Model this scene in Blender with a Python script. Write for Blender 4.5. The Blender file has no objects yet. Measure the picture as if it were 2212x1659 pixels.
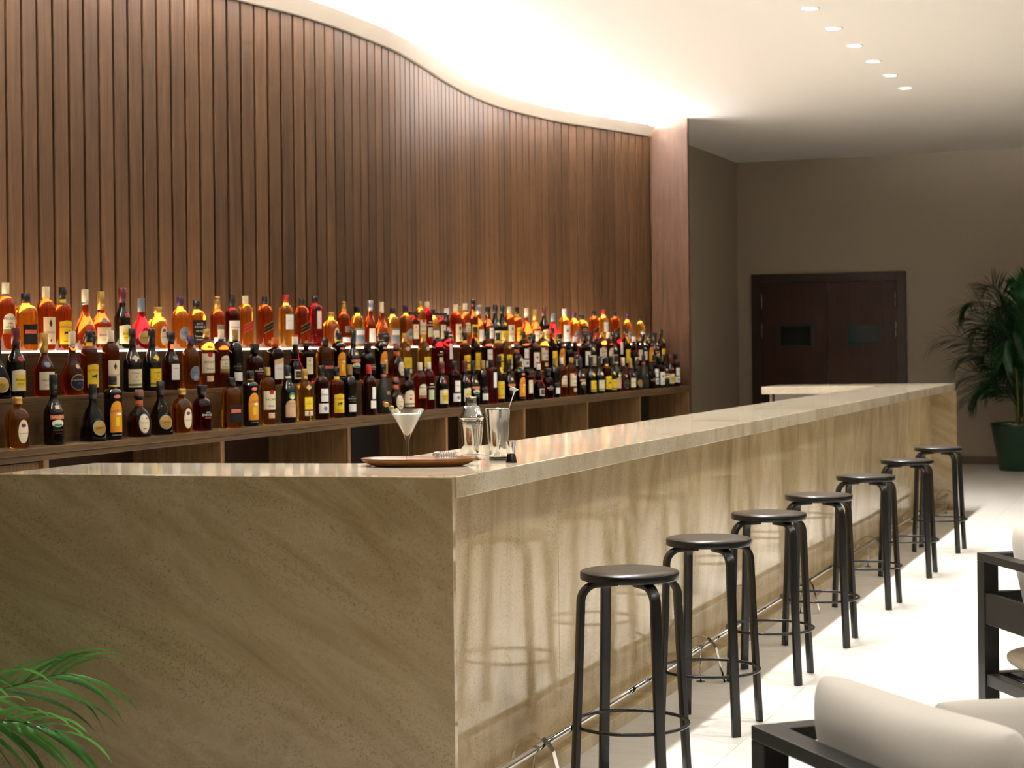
import bpy, bmesh, math, random
from mathutils import Vector, Matrix
random.seed(7)
scene = bpy.context.scene
C = scene.collection

# ------------------------------------------------------------------ camera
F_PX, CX, Y0, ROLL, TH, EYE = 3750.0, 1106.0, 744.44, 0.0115, 0.3788, 1.479
Rv = Vector((math.cos(TH), math.sin(TH), 0)); Fv = Vector((-math.sin(TH), math.cos(TH), 0)); Uv = Vector((0, 0, 1))
cx_ax = (Rv - ROLL * Uv).normalized(); cz_ax = -Fv; cy_ax = cz_ax.cross(cx_ax).normalized()
cam_d = bpy.data.cameras.new('camera'); cam = bpy.data.objects.new('camera', cam_d); C.objects.link(cam)
M = Matrix.Identity(4)
for i in range(3):
    M[i][0] = cx_ax[i]; M[i][1] = cy_ax[i]; M[i][2] = cz_ax[i]
M[0][3], M[1][3], M[2][3] = 0, 0, EYE
cam.matrix_world = M
cam_d.sensor_width = 36.0; cam_d.lens = F_PX / 2212 * 36
cam_d.shift_y = (Y0 - 829.5) / 2212
cam_d.clip_start = .05; cam_d.clip_end = 100
cam_d.dof.use_dof = True; cam_d.dof.focus_distance = 5.9; cam_d.dof.aperture_fstop = 7.0
scene.camera = cam

# ------------------------------------------------------------------ world, exposure
w = bpy.data.worlds.new('world'); scene.world = w; w.use_nodes = True
w.node_tree.nodes['Background'].inputs[0].default_value = (1, .86, .7, 1)
w.node_tree.nodes['Background'].inputs[1].default_value = .02
vs = scene.view_settings
vs.view_transform = 'Standard'; vs.look = 'None'; vs.gamma = 1.0; vs.exposure = 0.0; vs.use_curve_mapping = False
scene.cycles.use_denoising = True
scene.cycles.max_bounces = 9; scene.cycles.diffuse_bounces = 4; scene.cycles.glossy_bounces = 3
scene.cycles.use_adaptive_sampling = True; scene.cycles.adaptive_threshold = .08; scene.cycles.use_light_tree = False
scene.cycles.transmission_bounces = 8; scene.cycles.transparent_max_bounces = 8
scene.cycles.sample_clamp_indirect = 30.0

SPOT_W = 208.0          # every ceiling downlight over the bar
LOUNGE_FILL_W = 172.0  # each added out-of-frame lamp over the lounge
COVE_W = 120.0           # per metre-long run of the cove strip
LED_E = 8.0            # emission of the strip behind the bottles
CEIL = 3.72

# ------------------------------------------------------------------ helpers
def mesh(name, verts, faces, smooth=False):
    me = bpy.data.meshes.new(name); me.from_pydata([tuple(v) for v in verts], [], faces); me.update()
    if smooth:
        for p in me.polygons: p.use_smooth = True
    return me
def link(name, me, mt=None, parent=None, loc=None, rot=None):
    o = bpy.data.objects.new(name, me); C.objects.link(o)
    if mt is not None and me is not None and len(me.materials) == 0: me.materials.append(mt)
    if parent is not None: o.parent = parent
    if loc is not None: o.location = loc
    if rot is not None: o.rotation_euler = rot
    return o
def tag(o, label, cat, group=None):
    o['label'] = label; o['category'] = cat
    if group: o['group'] = group
    return o
def thing(name, label, cat, loc=(0, 0, 0), rotz=0, group=None):
    o = bpy.data.objects.new(name, None); C.objects.link(o); o.empty_display_size = .05
    o.location = loc; o.rotation_euler = (0, 0, rotz)
    return tag(o, label, cat, group)
def struct(o): o['kind'] = 'structure'; return o
class MB:
    def __init__(s): s.v = []; s.f = []; s.sm = []
    def add(s, v, f, sm=False):
        b = len(s.v); s.v += [tuple(x) for x in v]
        s.f += [tuple(i + b for i in q) for q in f]; s.sm += [sm] * len(f); return s
    def box(s, x0, x1, y0, y1, z0, z1):
        v = [(x, y, z) for z in (z0, z1) for y in (y0, y1) for x in (x0, x1)]
        return s.add(v, [(0, 2, 3, 1), (4, 5, 7, 6), (0, 1, 5, 4), (2, 6, 7, 3), (0, 4, 6, 2), (1, 3, 7, 5)])
    def prism(s, pts, z0, z1):
        n = len(pts); v = [(p[0], p[1], z0) for p in pts] + [(p[0], p[1], z1) for p in pts]
        f = [tuple(range(n - 1, -1, -1)), tuple(range(n, 2 * n))]
        f += [(i, (i + 1) % n, n + (i + 1) % n, n + i) for i in range(n)]
        return s.add(v, f)
    def rings(s, R, cap0=True, cap1=True, sm=True, closed=False):
        n = len(R[0]); v = [p for r in R for p in r]; f = []
        m = len(R)
        for i in range(m if closed else m - 1):
            a = i * n; b = ((i + 1) % m) * n
            for j in range(n): f.append((a + j, a + (j + 1) % n, b + (j + 1) % n, b + j))
        bb = len(s.v)
        s.add(v, f, sm)
        if not closed:
            if cap0: s.f.append(tuple(bb + j for j in range(n - 1, -1, -1))); s.sm.append(False)
            if cap1: s.f.append(tuple(bb + (m - 1) * n + j for j in range(n))); s.sm.append(False)
        return s
    def lathe(s, prof, n=20, cx=0, cy=0, cap0=True, cap1=True, sm=True):
        return s.rings([[(cx + r * math.cos(2 * math.pi * j / n), cy + r * math.sin(2 * math.pi * j / n), z) for j in range(n)] for (r, z) in prof], cap0, cap1, sm)
    def tube(s, pts, r, n=8, closed=False, sm=True):
        pts = [Vector(p) for p in pts]; m = len(pts); R = []
        up0 = None
        for i in range(m):
            if closed: t = pts[(i + 1) % m] - pts[i - 1]
            else: t = pts[min(i + 1, m - 1)] - pts[max(i - 1, 0)]
            t.normalize()
            if up0 is None:
                up0 = Vector((0, 0, 1)) if abs(t.z) < .9 else Vector((1, 0, 0))
            a = t.cross(up0).normalized(); b = a.cross(t).normalized(); up0 = b
            rr = r[i] if isinstance(r, (list, tuple)) else r
            R.append([pts[i] + (a * math.cos(2 * math.pi * k / n) + b * math.sin(2 * math.pi * k / n)) * rr for k in range(n)])
        return s.rings(R, sm=sm, closed=closed)
    def mesh(s, name):
        me = mesh(name, s.v, s.f)
        me.polygons.foreach_set('use_smooth', s.sm); me.update(); return me
    def obj(s, name, mt, parent=None, **k): return link(name, s.mesh(name), mt, parent, **k)
def bevel(me, w, seg=2, ang=.6):
    bm = bmesh.new(); bm.from_mesh(me)
    bmesh.ops.recalc_face_normals(bm, faces=bm.faces)
    es = [e for e in bm.edges if len(e.link_faces) == 2 and e.calc_face_angle(0) > ang]
    bmesh.ops.bevel(bm, geom=es, offset=w, segments=seg, profile=.6, affect='EDGES', clamp_overlap=True)
    bm.to_mesh(me); bm.free(); return me
def bbox(name, x0, x1, y0, y1, z0, z1, mt, parent=None, bw=.003):
    me = MB().box(x0, x1, y0, y1, z0, z1).mesh(name)
    if bw: bevel(me, bw)
    return link(name, me, mt, parent)

# ------------------------------------------------------------------ materials
def lin(c):
    return tuple(((x / 255) / 12.92 if x / 255 <= .04045 else ((x / 255 + .055) / 1.055) ** 2.4) for x in c)
class NT:
    def __init__(s, name):
        s.m = bpy.data.materials.new(name); s.m.use_nodes = True; s.t = s.m.node_tree
        s.b = s.t.nodes['Principled BSDF']; s.out = s.t.nodes['Material Output']
    def n(s, typ, **k):
        o = s.t.nodes.new(typ)
        for a, b in k.items():
            if a.startswith('i_'): o.inputs[a[2:].replace('_', ' ')].default_value = b
            else: setattr(o, a, b)
        return o
    def l(s, a, b): s.t.links.new(a, b)
    def ramp(s, fac, stops):
        r = s.n('ShaderNodeValToRGB'); e = r.color_ramp.elements
        while len(e) < len(stops): e.new(.5)
        for i, (p, c) in enumerate(stops): e[i].position = p; e[i].color = (*c, 1)
        s.l(fac, r.inputs[0]); return r.outputs[0]
    def mix(s, fac, a, b, typ='MIX'):
        m = s.n('ShaderNodeMix', data_type='RGBA', blend_type=typ)
        for sock, v in ((m.inputs[0], fac), (m.inputs[6], a), (m.inputs[7], b)):
            if hasattr(v, 'links') or hasattr(v, 'is_linked'): s.l(v, sock)
            else: sock.default_value = v if not isinstance(v, tuple) or len(v) == 4 else (*v, 1)
        return m.outputs[2]
    def coords(s, scale=(1, 1, 1), rot=(0, 0, 0), rnd=0.0):
        tc = s.n('ShaderNodeTexCoord'); v = tc.outputs['Object']
        if rnd:
            oi = s.n('ShaderNodeObjectInfo'); cb = s.n('ShaderNodeCombineXYZ')
            mu = s.n('ShaderNodeMath', operation='MULTIPLY'); s.l(oi.outputs['Random'], mu.inputs[0]); mu.inputs[1].default_value = rnd
            for i in range(3): s.l(mu.outputs[0], cb.inputs[i])
            ad = s.n('ShaderNodeVectorMath', operation='ADD'); s.l(v, ad.inputs[0]); s.l(cb.outputs[0], ad.inputs[1]); v = ad.outputs[0]
        mp = s.n('ShaderNodeMapping'); mp.inputs['Scale'].default_value = scale; mp.inputs['Rotation'].default_value = rot
        s.l(v, mp.inputs[0]); return mp.outputs[0]
    def noise(s, vec, scale, detail=4, rough=.5, dist=0):
        o = s.n('ShaderNodeTexNoise'); s.l(vec, o.inputs['Vector'])
        o.inputs['Scale'].default_value = scale; o.inputs['Detail'].default_value = detail
        o.inputs['Roughness'].default_value = rough; o.inputs['Distortion'].default_value = dist
        return o.outputs['Fac']
    def bump(s, h, strength, dist=.002):
        b = s.n('ShaderNodeBump'); b.inputs['Strength'].default_value = strength; b.inputs['Distance'].default_value = dist
        s.l(h, b.inputs['Height']); s.l(b.outputs[0], s.b.inputs['Normal'])
    def set(s, **k):
        for a, b in k.items():
            q = s.b.inputs[a.replace('_', ' ')]
            if hasattr(b, 'is_linked'): s.l(b, q)
            else: q.default_value = (*b, 1) if isinstance(b, tuple) and len(b) == 3 else b
        return s
def plain(name, c, rough=.5, metal=0.0, coat=0.0, spec=.5):
    t = NT(name); t.set(Base_Color=lin(c), Roughness=rough, Metallic=metal, Coat_Weight=coat, Specular_IOR_Level=spec); return t.m
MATS = {}
def pm(c, rough=.45, metal=0.0):
    k = (tuple(c), rough, metal)
    if k not in MATS: MATS[k] = plain('paint_%d_%d_%d' % tuple(c), c, rough, metal)
    return MATS[k]

def stone_mat(name, nrm, k, C4):
    t = NT(name); tc = t.n('ShaderNodeTexCoord'); P = tc.outputs['Object']; n = Vector(nrm).normalized()
    dt = t.n('ShaderNodeVectorMath', operation='DOT_PRODUCT'); t.l(P, dt.inputs[0]); dt.inputs[1].default_value = n
    sc = t.n('ShaderNodeVectorMath', operation='SCALE'); sc.inputs[0].default_value = n * (k - 1); t.l(dt.outputs['Value'], sc.inputs['Scale'])
    ad = t.n('ShaderNodeVectorMath', operation='ADD'); t.l(P, ad.inputs[0]); t.l(sc.outputs[0], ad.inputs[1]); Q = ad.outputs[0]
    big = t.noise(Q, 1.15, 6, .6, .9)
    base = t.ramp(big, [(.30, lin(C4[0])), (.45, lin(C4[1])), (.57, lin(C4[2])), (.72, lin(C4[3]))])
    sp = t.noise(P, 115, 5, .82, .5); patch = t.noise(Q, 2.4, 3, .65)
    th = t.n('ShaderNodeMapRange'); th.inputs[1].default_value = .51; th.inputs[2].default_value = .64; t.l(sp, th.inputs[0])
    pa = t.n('ShaderNodeMapRange'); pa.inputs[1].default_value = .36; pa.inputs[2].default_value = .66; pa.inputs[3].default_value = .16; pa.inputs[4].default_value = .85; t.l(patch, pa.inputs[0])
    mu = t.n('ShaderNodeMath', operation='MULTIPLY'); t.l(th.outputs[0], mu.inputs[0]); t.l(pa.outputs[0], mu.inputs[1])
    c1 = t.mix(mu.outputs[0], base, lin((128, 102, 66)))
    fo = t.noise(P, 7, 4, .6, 2.6)
    vr = t.n('ShaderNodeMath', operation='SUBTRACT'); t.l(fo, vr.inputs[0]); vr.inputs[1].default_value = .5
    ab = t.n('ShaderNodeMath', operation='ABSOLUTE'); t.l(vr.outputs[0], ab.inputs[0])
    vm = t.n('ShaderNodeMapRange'); vm.inputs[1].default_value = .0; vm.inputs[2].default_value = .0045; vm.inputs[3].default_value = .6; vm.inputs[4].default_value = 0; t.l(ab.outputs[0], vm.inputs[0])
    mk = t.n('ShaderNodeMapRange'); mk.inputs[1].default_value = .55; mk.inputs[2].default_value = .62; t.l(t.noise(P, 4.3, 2), mk.inputs[0])
    m3 = t.n('ShaderNodeMath', operation='MULTIPLY'); t.l(vm.outputs[0], m3.inputs[0]); t.l(mk.outputs[0], m3.inputs[1])
    c2 = t.mix(m3.outputs[0], c1, lin((226, 208, 168)))
    t.set(Base_Color=c2, Roughness=.07, Specular_IOR_Level=.6)
    return t.m
STONE_END = stone_mat('beige_marble_diagonal_shaded', (.5, 0, .87), 5.0, ((144, 121, 84), (170, 148, 109), (184, 163, 126), (162, 139, 99)))  # diagonal veins; tones also lowered to paint shade into the end slabs
STONE_TOP = stone_mat('beige_marble_top_sheen', (0, 1, -.16), 2.6, ((186, 170, 140), (208, 194, 168), (221, 209, 186), (202, 186, 156)))  # same marble paled, its cooler reflections put into the colour
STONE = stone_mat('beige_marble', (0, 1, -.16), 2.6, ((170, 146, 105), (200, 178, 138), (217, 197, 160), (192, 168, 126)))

def wood_mat(name, dark, mid, light, axis='z', rough=.42, rnd=9.0, scale=1.0, tint=.35, spec=.35):
    t = NT(name)
    st = {'z': (1, 1, .045), 'y': (1, .045, 1), 'x': (.045, 1, 1)}[axis]
    v = t.coords(rnd=rnd)
    mp = t.n('ShaderNodeMapping'); mp.inputs['Scale'].default_value = tuple(a * scale for a in st); t.l(v, mp.inputs[0])
    g1 = t.noise(mp.outputs[0], 22, 4, .55, 1.4); g2 = t.noise(mp.outputs[0], 150, 3, .6)
    c = t.ramp(g1, [(.28, dark), (.48, mid), (.70, light)])
    c = t.mix(.35, c, t.ramp(g2, [(.3, tuple(x * .55 for x in mid)), (.7, light)]), 'MIX')
    if tint:
        oi = t.n('ShaderNodeObjectInfo')
        mr = t.n('ShaderNodeMapRange'); mr.inputs[3].default_value = 1 - tint; mr.inputs[4].default_value = 1 + tint * .6; t.l(oi.outputs['Random'], mr.inputs[0])
        hs = t.n('ShaderNodeHueSaturation'); t.l(c, hs.inputs['Color']); t.l(mr.outputs[0], hs.inputs['Value']); c = hs.outputs[0]
    t.set(Base_Color=c, Roughness=rough, Specular_IOR_Level=spec); t.bump(g2, .12, .001)
    return t.m
SLAT = wood_mat('walnut_slat', lin((54, 36, 23)), lin((84, 59, 38)), lin((107, 78, 52)), tint=.28)
WALN = wood_mat('walnut_panel', lin((62, 40, 25)), lin((83, 56, 36)), lin((98, 67, 44)), tint=0)
OAK = wood_mat('brown_oak_board', lin((58, 42, 25)), lin((88, 66, 40)), lin((110, 84, 53)), axis='y', tint=.08)
OAKV = wood_mat('brown_oak_upright', lin((78, 54, 31)), lin((122, 90, 55)), lin((146, 110, 70)), axis='z', tint=.08)
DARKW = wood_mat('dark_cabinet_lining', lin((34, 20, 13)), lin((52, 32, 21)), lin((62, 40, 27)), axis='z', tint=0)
DOORW = wood_mat('dark_door_veneer', lin((42, 22, 12)), lin((60, 33, 19)), lin((70, 40, 23)), tint=0, rough=.5)
TRAYW = wood_mat('acacia_tray', lin((74, 40, 16)), lin((128, 78, 34)), lin((164, 110, 54)), axis='x', tint=0, rough=.35)
BACK = pm((26, 17, 12), .8)
WALLM = None
def wall_mat():
    t = NT('taupe_plaster'); n = t.noise(t.coords(), 60, 4)
    t.set(Base_Color=t.ramp(n, [(.3, lin((166, 153, 134))), (.7, lin((172, 159, 140)))]), Roughness=.85); t.bump(n, .08, .002); return t.m
WALLM = wall_mat()
def ceil_mat():
    t = NT('white_ceiling_paint'); t.set(Base_Color=lin((238, 234, 228)), Roughness=.9); return t.m
CEILM = ceil_mat()
def tile_mat():
    t = NT('cream_travertine_tile'); v = t.coords(rnd=20)
    mp = t.n('ShaderNodeMapping'); mp.inputs['Scale'].default_value = (1.2, 5.5, 1); t.l(v, mp.inputs[0])
    n = t.noise(mp.outputs[0], 2.2, 7, .62, .7); f = t.noise(v, 45, 5, .7)
    c = t.ramp(n, [(.3, lin((218, 213, 204))), (.5, lin((231, 228, 221))), (.7, lin((224, 219, 210)))])
    m = t.n('ShaderNodeMapRange'); m.inputs[1].default_value = .58; m.inputs[2].default_value = .75; m.inputs[4].default_value = .35; t.l(f, m.inputs[0])
    t.set(Base_Color=t.mix(m.outputs[0], c, lin((188, 170, 140))), Roughness=.38, Specular_IOR_Level=.35); return t.m
TILE = tile_mat()
GROUT = pm((212, 203, 187), .9)
BLACKM = plain('black_powder_coat', (22, 22, 23), .38)
BLACKST = plain('black_lacquer', (17, 16, 16), .3)
SEATM = plain('laminate_reflection_taupe', (62, 54, 48), .32)  # brown-grey laminate with the seat's reflected light painted in
CHROME = plain('polished_steel', (214, 212, 208), .09, 1.0)
STEELB = plain('satin_bright_steel', (226, 224, 220), .3, 1.0)
STEEL = plain('brushed_steel', (176, 172, 164), .24, 1.0)
DARKST = plain('dark_steel_rail', (96, 94, 90), .2, 1.0)
def fabric(name, c):
    t = NT(name); v = t.coords(); n = t.noise(v, 900, 2); b = t.noise(v, 9, 4, .6)
    t.set(Base_Color=t.mix(.25, t.ramp(n, [(.35, tuple(x * .82 for x in lin(c))), (.65, lin(c))]), t.ramp(b, [(.3, tuple(x * .9 for x in lin(c))), (.7, lin(c))])), Roughness=.95, Sheen_Weight=.2, Specular_IOR_Level=.1)
    t.bump(n, .25, .0008); return t.m
FABRIC = fabric('greige_cushion_fabric', (216, 208, 196))
FABRICB = fabric('sand_seat_fabric', (214, 198, 174))
def leafm(name, a, b):
    t = NT(name); n = t.noise(t.coords(rnd=5), 7, 3)
    oi = t.n('ShaderNodeObjectInfo')
    c = t.mix(oi.outputs['Random'], t.ramp(n, [(.3, lin(a)), (.7, lin(b))]), lin(b))
    t.set(Base_Color=c, Roughness=.3, Specular_IOR_Level=.5)
    tr = t.n('ShaderNodeBsdfTranslucent'); t.l(c, tr.inputs[0]); ms = t.n('ShaderNodeMixShader'); ms.inputs[0].default_value = .25
    t.l(t.b.outputs[0], ms.inputs[1]); t.l(tr.outputs[0], ms.inputs[2]); t.l(ms.outputs[0], t.out.inputs[0]); return t.m
LEAF = leafm('palm_leaf_green', (34, 84, 44), (92, 156, 66))
LEAFD = leafm('palm_leaf_dark', (20, 52, 30), (40, 86, 42))
def emis(name, c, s):
    t = NT(name); e = t.n('ShaderNodeEmission'); e.inputs[0].default_value = (*c, 1); e.inputs[1].default_value = s
    t.l(e.outputs[0], t.out.inputs[0]); return t.m
def glass(name, c, rough=.03, glow=0.0, ior=1.4):
    t = NT(name); t.set(Base_Color=c, Roughness=rough, Transmission_Weight=1.0, IOR=ior)
    if glow:
        tr = t.n('ShaderNodeBsdfTranslucent'); tr.inputs[0].default_value = (*c, 1); ms = t.n('ShaderNodeMixShader'); ms.inputs[0].default_value = glow
        t.l(t.b.outputs[0], ms.inputs[1]); t.l(tr.outputs[0], ms.inputs[2]); t.l(ms.outputs[0], t.out.inputs[0])
    return t.m

# ================================================================== THE SETTING
# --- plan curve of the slatted wall (x, y)
WC = [(-4.95, 4.2), (-5.12, 5.0), (-5.33, 5.8), (-5.45, 6.5), (-5.478, 7.2), (-5.46, 7.73), (-5.437, 8.11), (-5.387, 8.6), (-5.30, 9.15), (-5.235, 9.55),
      (-5.21, 9.95), (-5.215, 10.4), (-5.25, 11.0), (-5.345, 11.6), (-5.487, 12.34), (-5.605, 13.07), (-5.668, 13.75), (-5.665, 14.25), (-5.565, 15.14), (-5.36, 15.86), (-5.205, 16.42), (-5.13, 16.70)]
def catmull(P, per=24):
    out = []
    for i in range(len(P) - 1):
        p0 = Vector(P[max(i - 1, 0)]); p1 = Vector(P[i]); p2 = Vector(P[i + 1]); p3 = Vector(P[min(i + 2, len(P) - 1)])
        for k in range(per):
            t = k / per
            out.append(.5 * ((2 * p1) + (p2 - p0) * t + (2 * p0 - 5 * p1 + 4 * p2 - p3) * t * t + (3 * p1 - p0 - 3 * p2 + p3) * t ** 3))
    out.append(Vector(P[-1])); return out
WL = catmull(WC)
WS = [0.0]
for a, b in zip(WL, WL[1:]): WS.append(WS[-1] + (b - a).length)
def wall_at(s):
    s = max(0, min(s, WS[-1] - 1e-6)); lo, hi = 0, len(WS) - 1
    while hi - lo > 1:
        m = (lo + hi) // 2
        if WS[m] <= s: lo = m
        else: hi = m
    t = (s - WS[lo]) / (WS[hi] - WS[lo]); p = WL[lo].lerp(WL[hi], t); d = (WL[hi] - WL[lo]).normalized()
    return p, d, Vector((d.y, -d.x))                      # point, tangent, normal into the room
def offs(o, step=.12, s0=0, s1=None):
    s1 = WS[-1] if s1 is None else s1; n = int((s1 - s0) / step) + 1; r = []
    for i in range(n + 1):
        p, d, q = wall_at(s0 + (s1 - s0) * i / n); r.append(p + q * o)
    return r
TIER = [1.05, 1.263, 1.474]; TX = [-4.75, -4.92, -5.07]
SL_B, SL_T = TIER[2], 3.545
a_ = offs(-.024); b_ = offs(-.10)
wl = MB(); wl.prism([tuple(p) for p in a_] + [tuple(p) for p in reversed(b_)], 0, CEIL)
wall_left = struct(wl.obj('wall_left', BACK)); wall_left['label'] = 'curved wall behind the bar clad in vertical walnut slats'
sm_ = MB().box(-.011, .011, -.0535, .0535, 0, SL_T - SL_B).mesh('slat'); bevel(sm_, .003, 1); sm_.materials.append(SLAT)
PITCH = .125; s_ = .03
while s_ < WS[-1] - .06:
    p, d, q = wall_at(s_ + PITCH / 2); c = p - q * .0115
    o = link('slat', sm_, None, wall_left); o.location = (c.x, c.y, SL_B + .0005); o.rotation_euler = (0, 0, math.atan2(q.y, q.x))
    s_ += PITCH
# --- cove trim above the slats
LIP0, LIP1 = 3.55, 3.645
prof = [(-.02, LIP0), (.02, LIP0), (.062, LIP1), (.05, LIP1 + .002), (.012, LIP0 + .014), (-.02, LIP0 + .014)]
O = [offs(a, .1) for a, z in prof]
cv = MB(); cv.rings([[(O[k][i].x, O[k][i].y, prof[k][1]) for k in range(len(prof))] for i in range(len(O[0]))], sm=False)
struct(cv.obj('trim_1', pm((214, 204, 192), .6)))['label'] = 'pale curved cove lip running above the slatted wall'
# --- end panel of the bar alcove
ep = bbox('wall_end', -5.75, -4.75, 16.72, 16.77, 0, CEIL - .001, WALN); struct(ep); ep['label'] = 'tall flat walnut panel closing the end of the bar alcove'
# --- room shell
struct(link('ceiling', MB().box(-6.2, 4.6, -4, 21.4, CEIL, CEIL + .1).mesh('ceiling'), CEILM))
struct(link('floor', MB().box(-6.2, 4.6, -4, 21.4, -.1, -.004).mesh('floor'), GROUT))
FLOOR = bpy.data.objects['floor']
struct(link('wall_rear', MB().box(-6.2, 4.6, 21.2, 21.4, 0, CEIL).mesh('wall_rear'), WALLM))
struct(link('wall_corridor', MB().box(-5.56, -5.39, 16.772, 21.2, 0, CEIL).mesh('wall_corridor'), WALLM))
struct(link('wall_right', MB().box(4.6, 4.8, -4, 21.4, 0, CEIL).mesh('wall_right'), WALLM))
struct(link('wall_front', MB().box(-6.2, 4.6, -4.2, -4, 0, CEIL).mesh('wall_front'), WALLM))
struct(link('wall_entry', MB().box(-6.2, -6.0, -4, 4.2, 0, CEIL).mesh('wall_entry'), WALLM))
struct(link('baseboard_rear', MB().box(-3.2, 4.6, 21.185, 21.2, 0, .09).mesh('baseboard_rear'), pm((112, 98, 82), .7)))
# --- floor tiles
tm_ = MB().box(-.3993, .3993, -.3993, .3993, -.004, 0).mesh('tile'); bevel(tm_, .0006, 1); tm_.materials.append(TILE)
rt = random.Random(3)
for i in range(9):
    for j in range(24):
        o = link('tile', tm_, None, FLOOR); o.location = (-3.6 + .8 * i, 2.2 + .8 * j, -.0001 * 0); o.rotation_euler = (0, 0, 0 if rt.random() < .5 else math.pi)
plain_ = MB().box(-6.0, -4.0 - .002, -4, 21.2, -.004, -.0002); plain_.box(3.202, 4.6, -4, 21.2, -.004, -.0002); plain_.box(-4, 3.2, -4, 1.798, -.004, -.0002)
o = plain_.obj('tile_field', TILE, FLOOR); o['kind'] = 'stuff'
# --- double door in the rear wall
DY = 21.2
dr = struct(bpy.data.objects.new('door_1', None)); C.objects.link(dr); dr.location = (0, 0, 0)
dr['label'] = 'dark brown double door with two small teal glass windows'
DL, DRX, DH = -5.21, -3.315, 2.31
fr = MB().box(DL, DL + .11, DY - .05, DY, 0, DH).box(DRX - .11, DRX, DY - .05, DY, 0, DH).box(DL + .11, DRX - .11, DY - .05, DY, DH - .11, DH)
link('door_frame', bevel(fr.mesh('door_frame'), .004), pm((52, 30, 18), .5), dr)
mid = (DL + DRX) / 2
for k, (x0, x1, wx0, wx1, hx) in enumerate(((DL + .113, mid - .004, -4.85, -4.48, DL + .125), (mid + .004, DRX - .113, -4.02, -3.66, DRX - .125))):
    lf = MB()
    z0, z1 = 1.43, 1.665
    lf.box(x0, wx0, DY - .03, DY - .001, .005, DH - .113).box(wx1, x1, DY - .03, DY - .001, .005, DH - .113).box(wx0, wx1, DY - .03, DY - .001, .005, z0).box(wx0, wx1, DY - .03, DY - .001, z1, DH - .113)
    leaf = lf.obj('door_leaf', DOORW, dr)
    wf = MB().box(wx0 - .03, wx0, DY - .038, DY - .03, z0 - .03, z1 + .03).box(wx1, wx1 + .03, DY - .038, DY - .03, z0 - .03, z1 + .03).box(wx0, wx1, DY - .038, DY - .03, z1, z1 + .03).box(wx0, wx1, DY - .038, DY - .03, z0 - .03, z0)
    wf.obj('window_frame', pm((40, 22, 13), .5), leaf)
    MB().box(wx0, wx1, DY - .014, DY - .01, z0, z1).obj('pane', plain('teal_glass_%d' % k, ((26, 34, 36), (38, 74, 80))[k], .12), leaf)
    for hz in (1.62, 1.98):
        MB().lathe([(.011, hz - .1), (.011, hz + .1)], 8, hx, DY - .035).obj('hinge', STEEL, leaf)

# --- cove strip light (hidden behind the lip, washes the ceiling)
def area(name, loc, direction, sx, sy, watt, col):
    d = bpy.data.lights.new(name, 'AREA'); d.shape = 'RECTANGLE'; d.size = sx; d.size_y = sy; d.energy = watt; d.color = col
    o = bpy.data.objects.new(name, d); C.objects.link(o); o.location = loc
    o.rotation_euler = Vector(direction).to_track_quat('-Z', 'Y').to_euler(); return o
nseg = int(WS[-1] / .8)
for i in range(nseg):
    p, d, q = wall_at((i + .5) * WS[-1] / nseg)
    z = Vector((q.x * .55, q.y * .55, .84)).normalized()
    L = area('cove_strip_light', (p.x + q.x * .012, p.y + q.y * .012, LIP1 + .004), (0, 0, 1), .8, .03, COVE_W, (1, .97, .98))
    x_ax = Vector((d.x, d.y, 0)); z_ax = -z; y_ax = z_ax.cross(x_ax)
    L.rotation_euler = Matrix((x_ax, y_ax, z_ax)).transposed().to_euler()

# --- recessed ceiling downlights in a row above the bar
LENS = emis('downlight_lens', (1, .95, .88), 45)
TRIMW = pm((236, 232, 226), .5)
ring_me = MB().rings([[(r * math.cos(a * math.pi / 12), r * math.sin(a * math.pi / 12), z) for a in range(24)] for r, z in ((.062, 0), (.062, -.006), (.046, -.006), (.046, 0))], cap0=False, cap1=False).mesh('trim_ring'); ring_me.materials.append(TRIMW)
lens_me = MB().lathe([(.045, -.003), (.045, 0)], 20).mesh('lens'); lens_me.materials.append(LENS)
spot_y = [15.64 - .805 * k for k in range(14)]
num = ['farthest', 'second farthest', 'third farthest', 'fourth farthest', 'fifth farthest', 'sixth farthest']
def ordinal(n):
    ones = ['', 'first', 'second', 'third', 'fourth', 'fifth', 'sixth', 'seventh', 'eighth', 'ninth', 'tenth', 'eleventh', 'twelfth', 'thirteenth', 'fourteenth', 'fifteenth', 'sixteenth', 'seventeenth', 'eighteenth', 'nineteenth']
    tens = {2: 'twenty', 3: 'thirty', 4: 'forty', 5: 'fifty', 6: 'sixty'}; tth = {2: 'twentieth', 3: 'thirtieth', 4: 'fortieth', 5: 'fiftieth', 6: 'sixtieth'}
    return ones[n] if n < 20 else (tth[n // 10] if n % 10 == 0 else tens[n // 10] + '-' + ones[n % 10])
def downlight(x, y, label, group, watt, soft=.035, cone=104):
    t = thing('ceiling_downlight', label, 'downlight', (x, y, CEIL), 0, group)
    link('trim_ring', ring_me, None, t); link('lens', lens_me, None, t)
    d = bpy.data.lights.new('downlight_lamp', 'SPOT'); d.energy = watt; d.color = (1, .97, .925); d.spot_size = math.radians(cone); d.spot_blend = .8; d.shadow_soft_size = soft
    o = bpy.data.objects.new('downlight_lamp', d); C.objects.link(o); o.parent = t; o.location = (0, 0, -.012)
for k, y in enumerate(spot_y):
    lab = 'small round ceiling downlight above the bar, %s from the camera' % (num[k] if k < 6 else ordinal(k + 1) + ' farthest')
    downlight(-2.43, y, lab, 'downlights in a row above the bar', SPOT_W)
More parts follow.
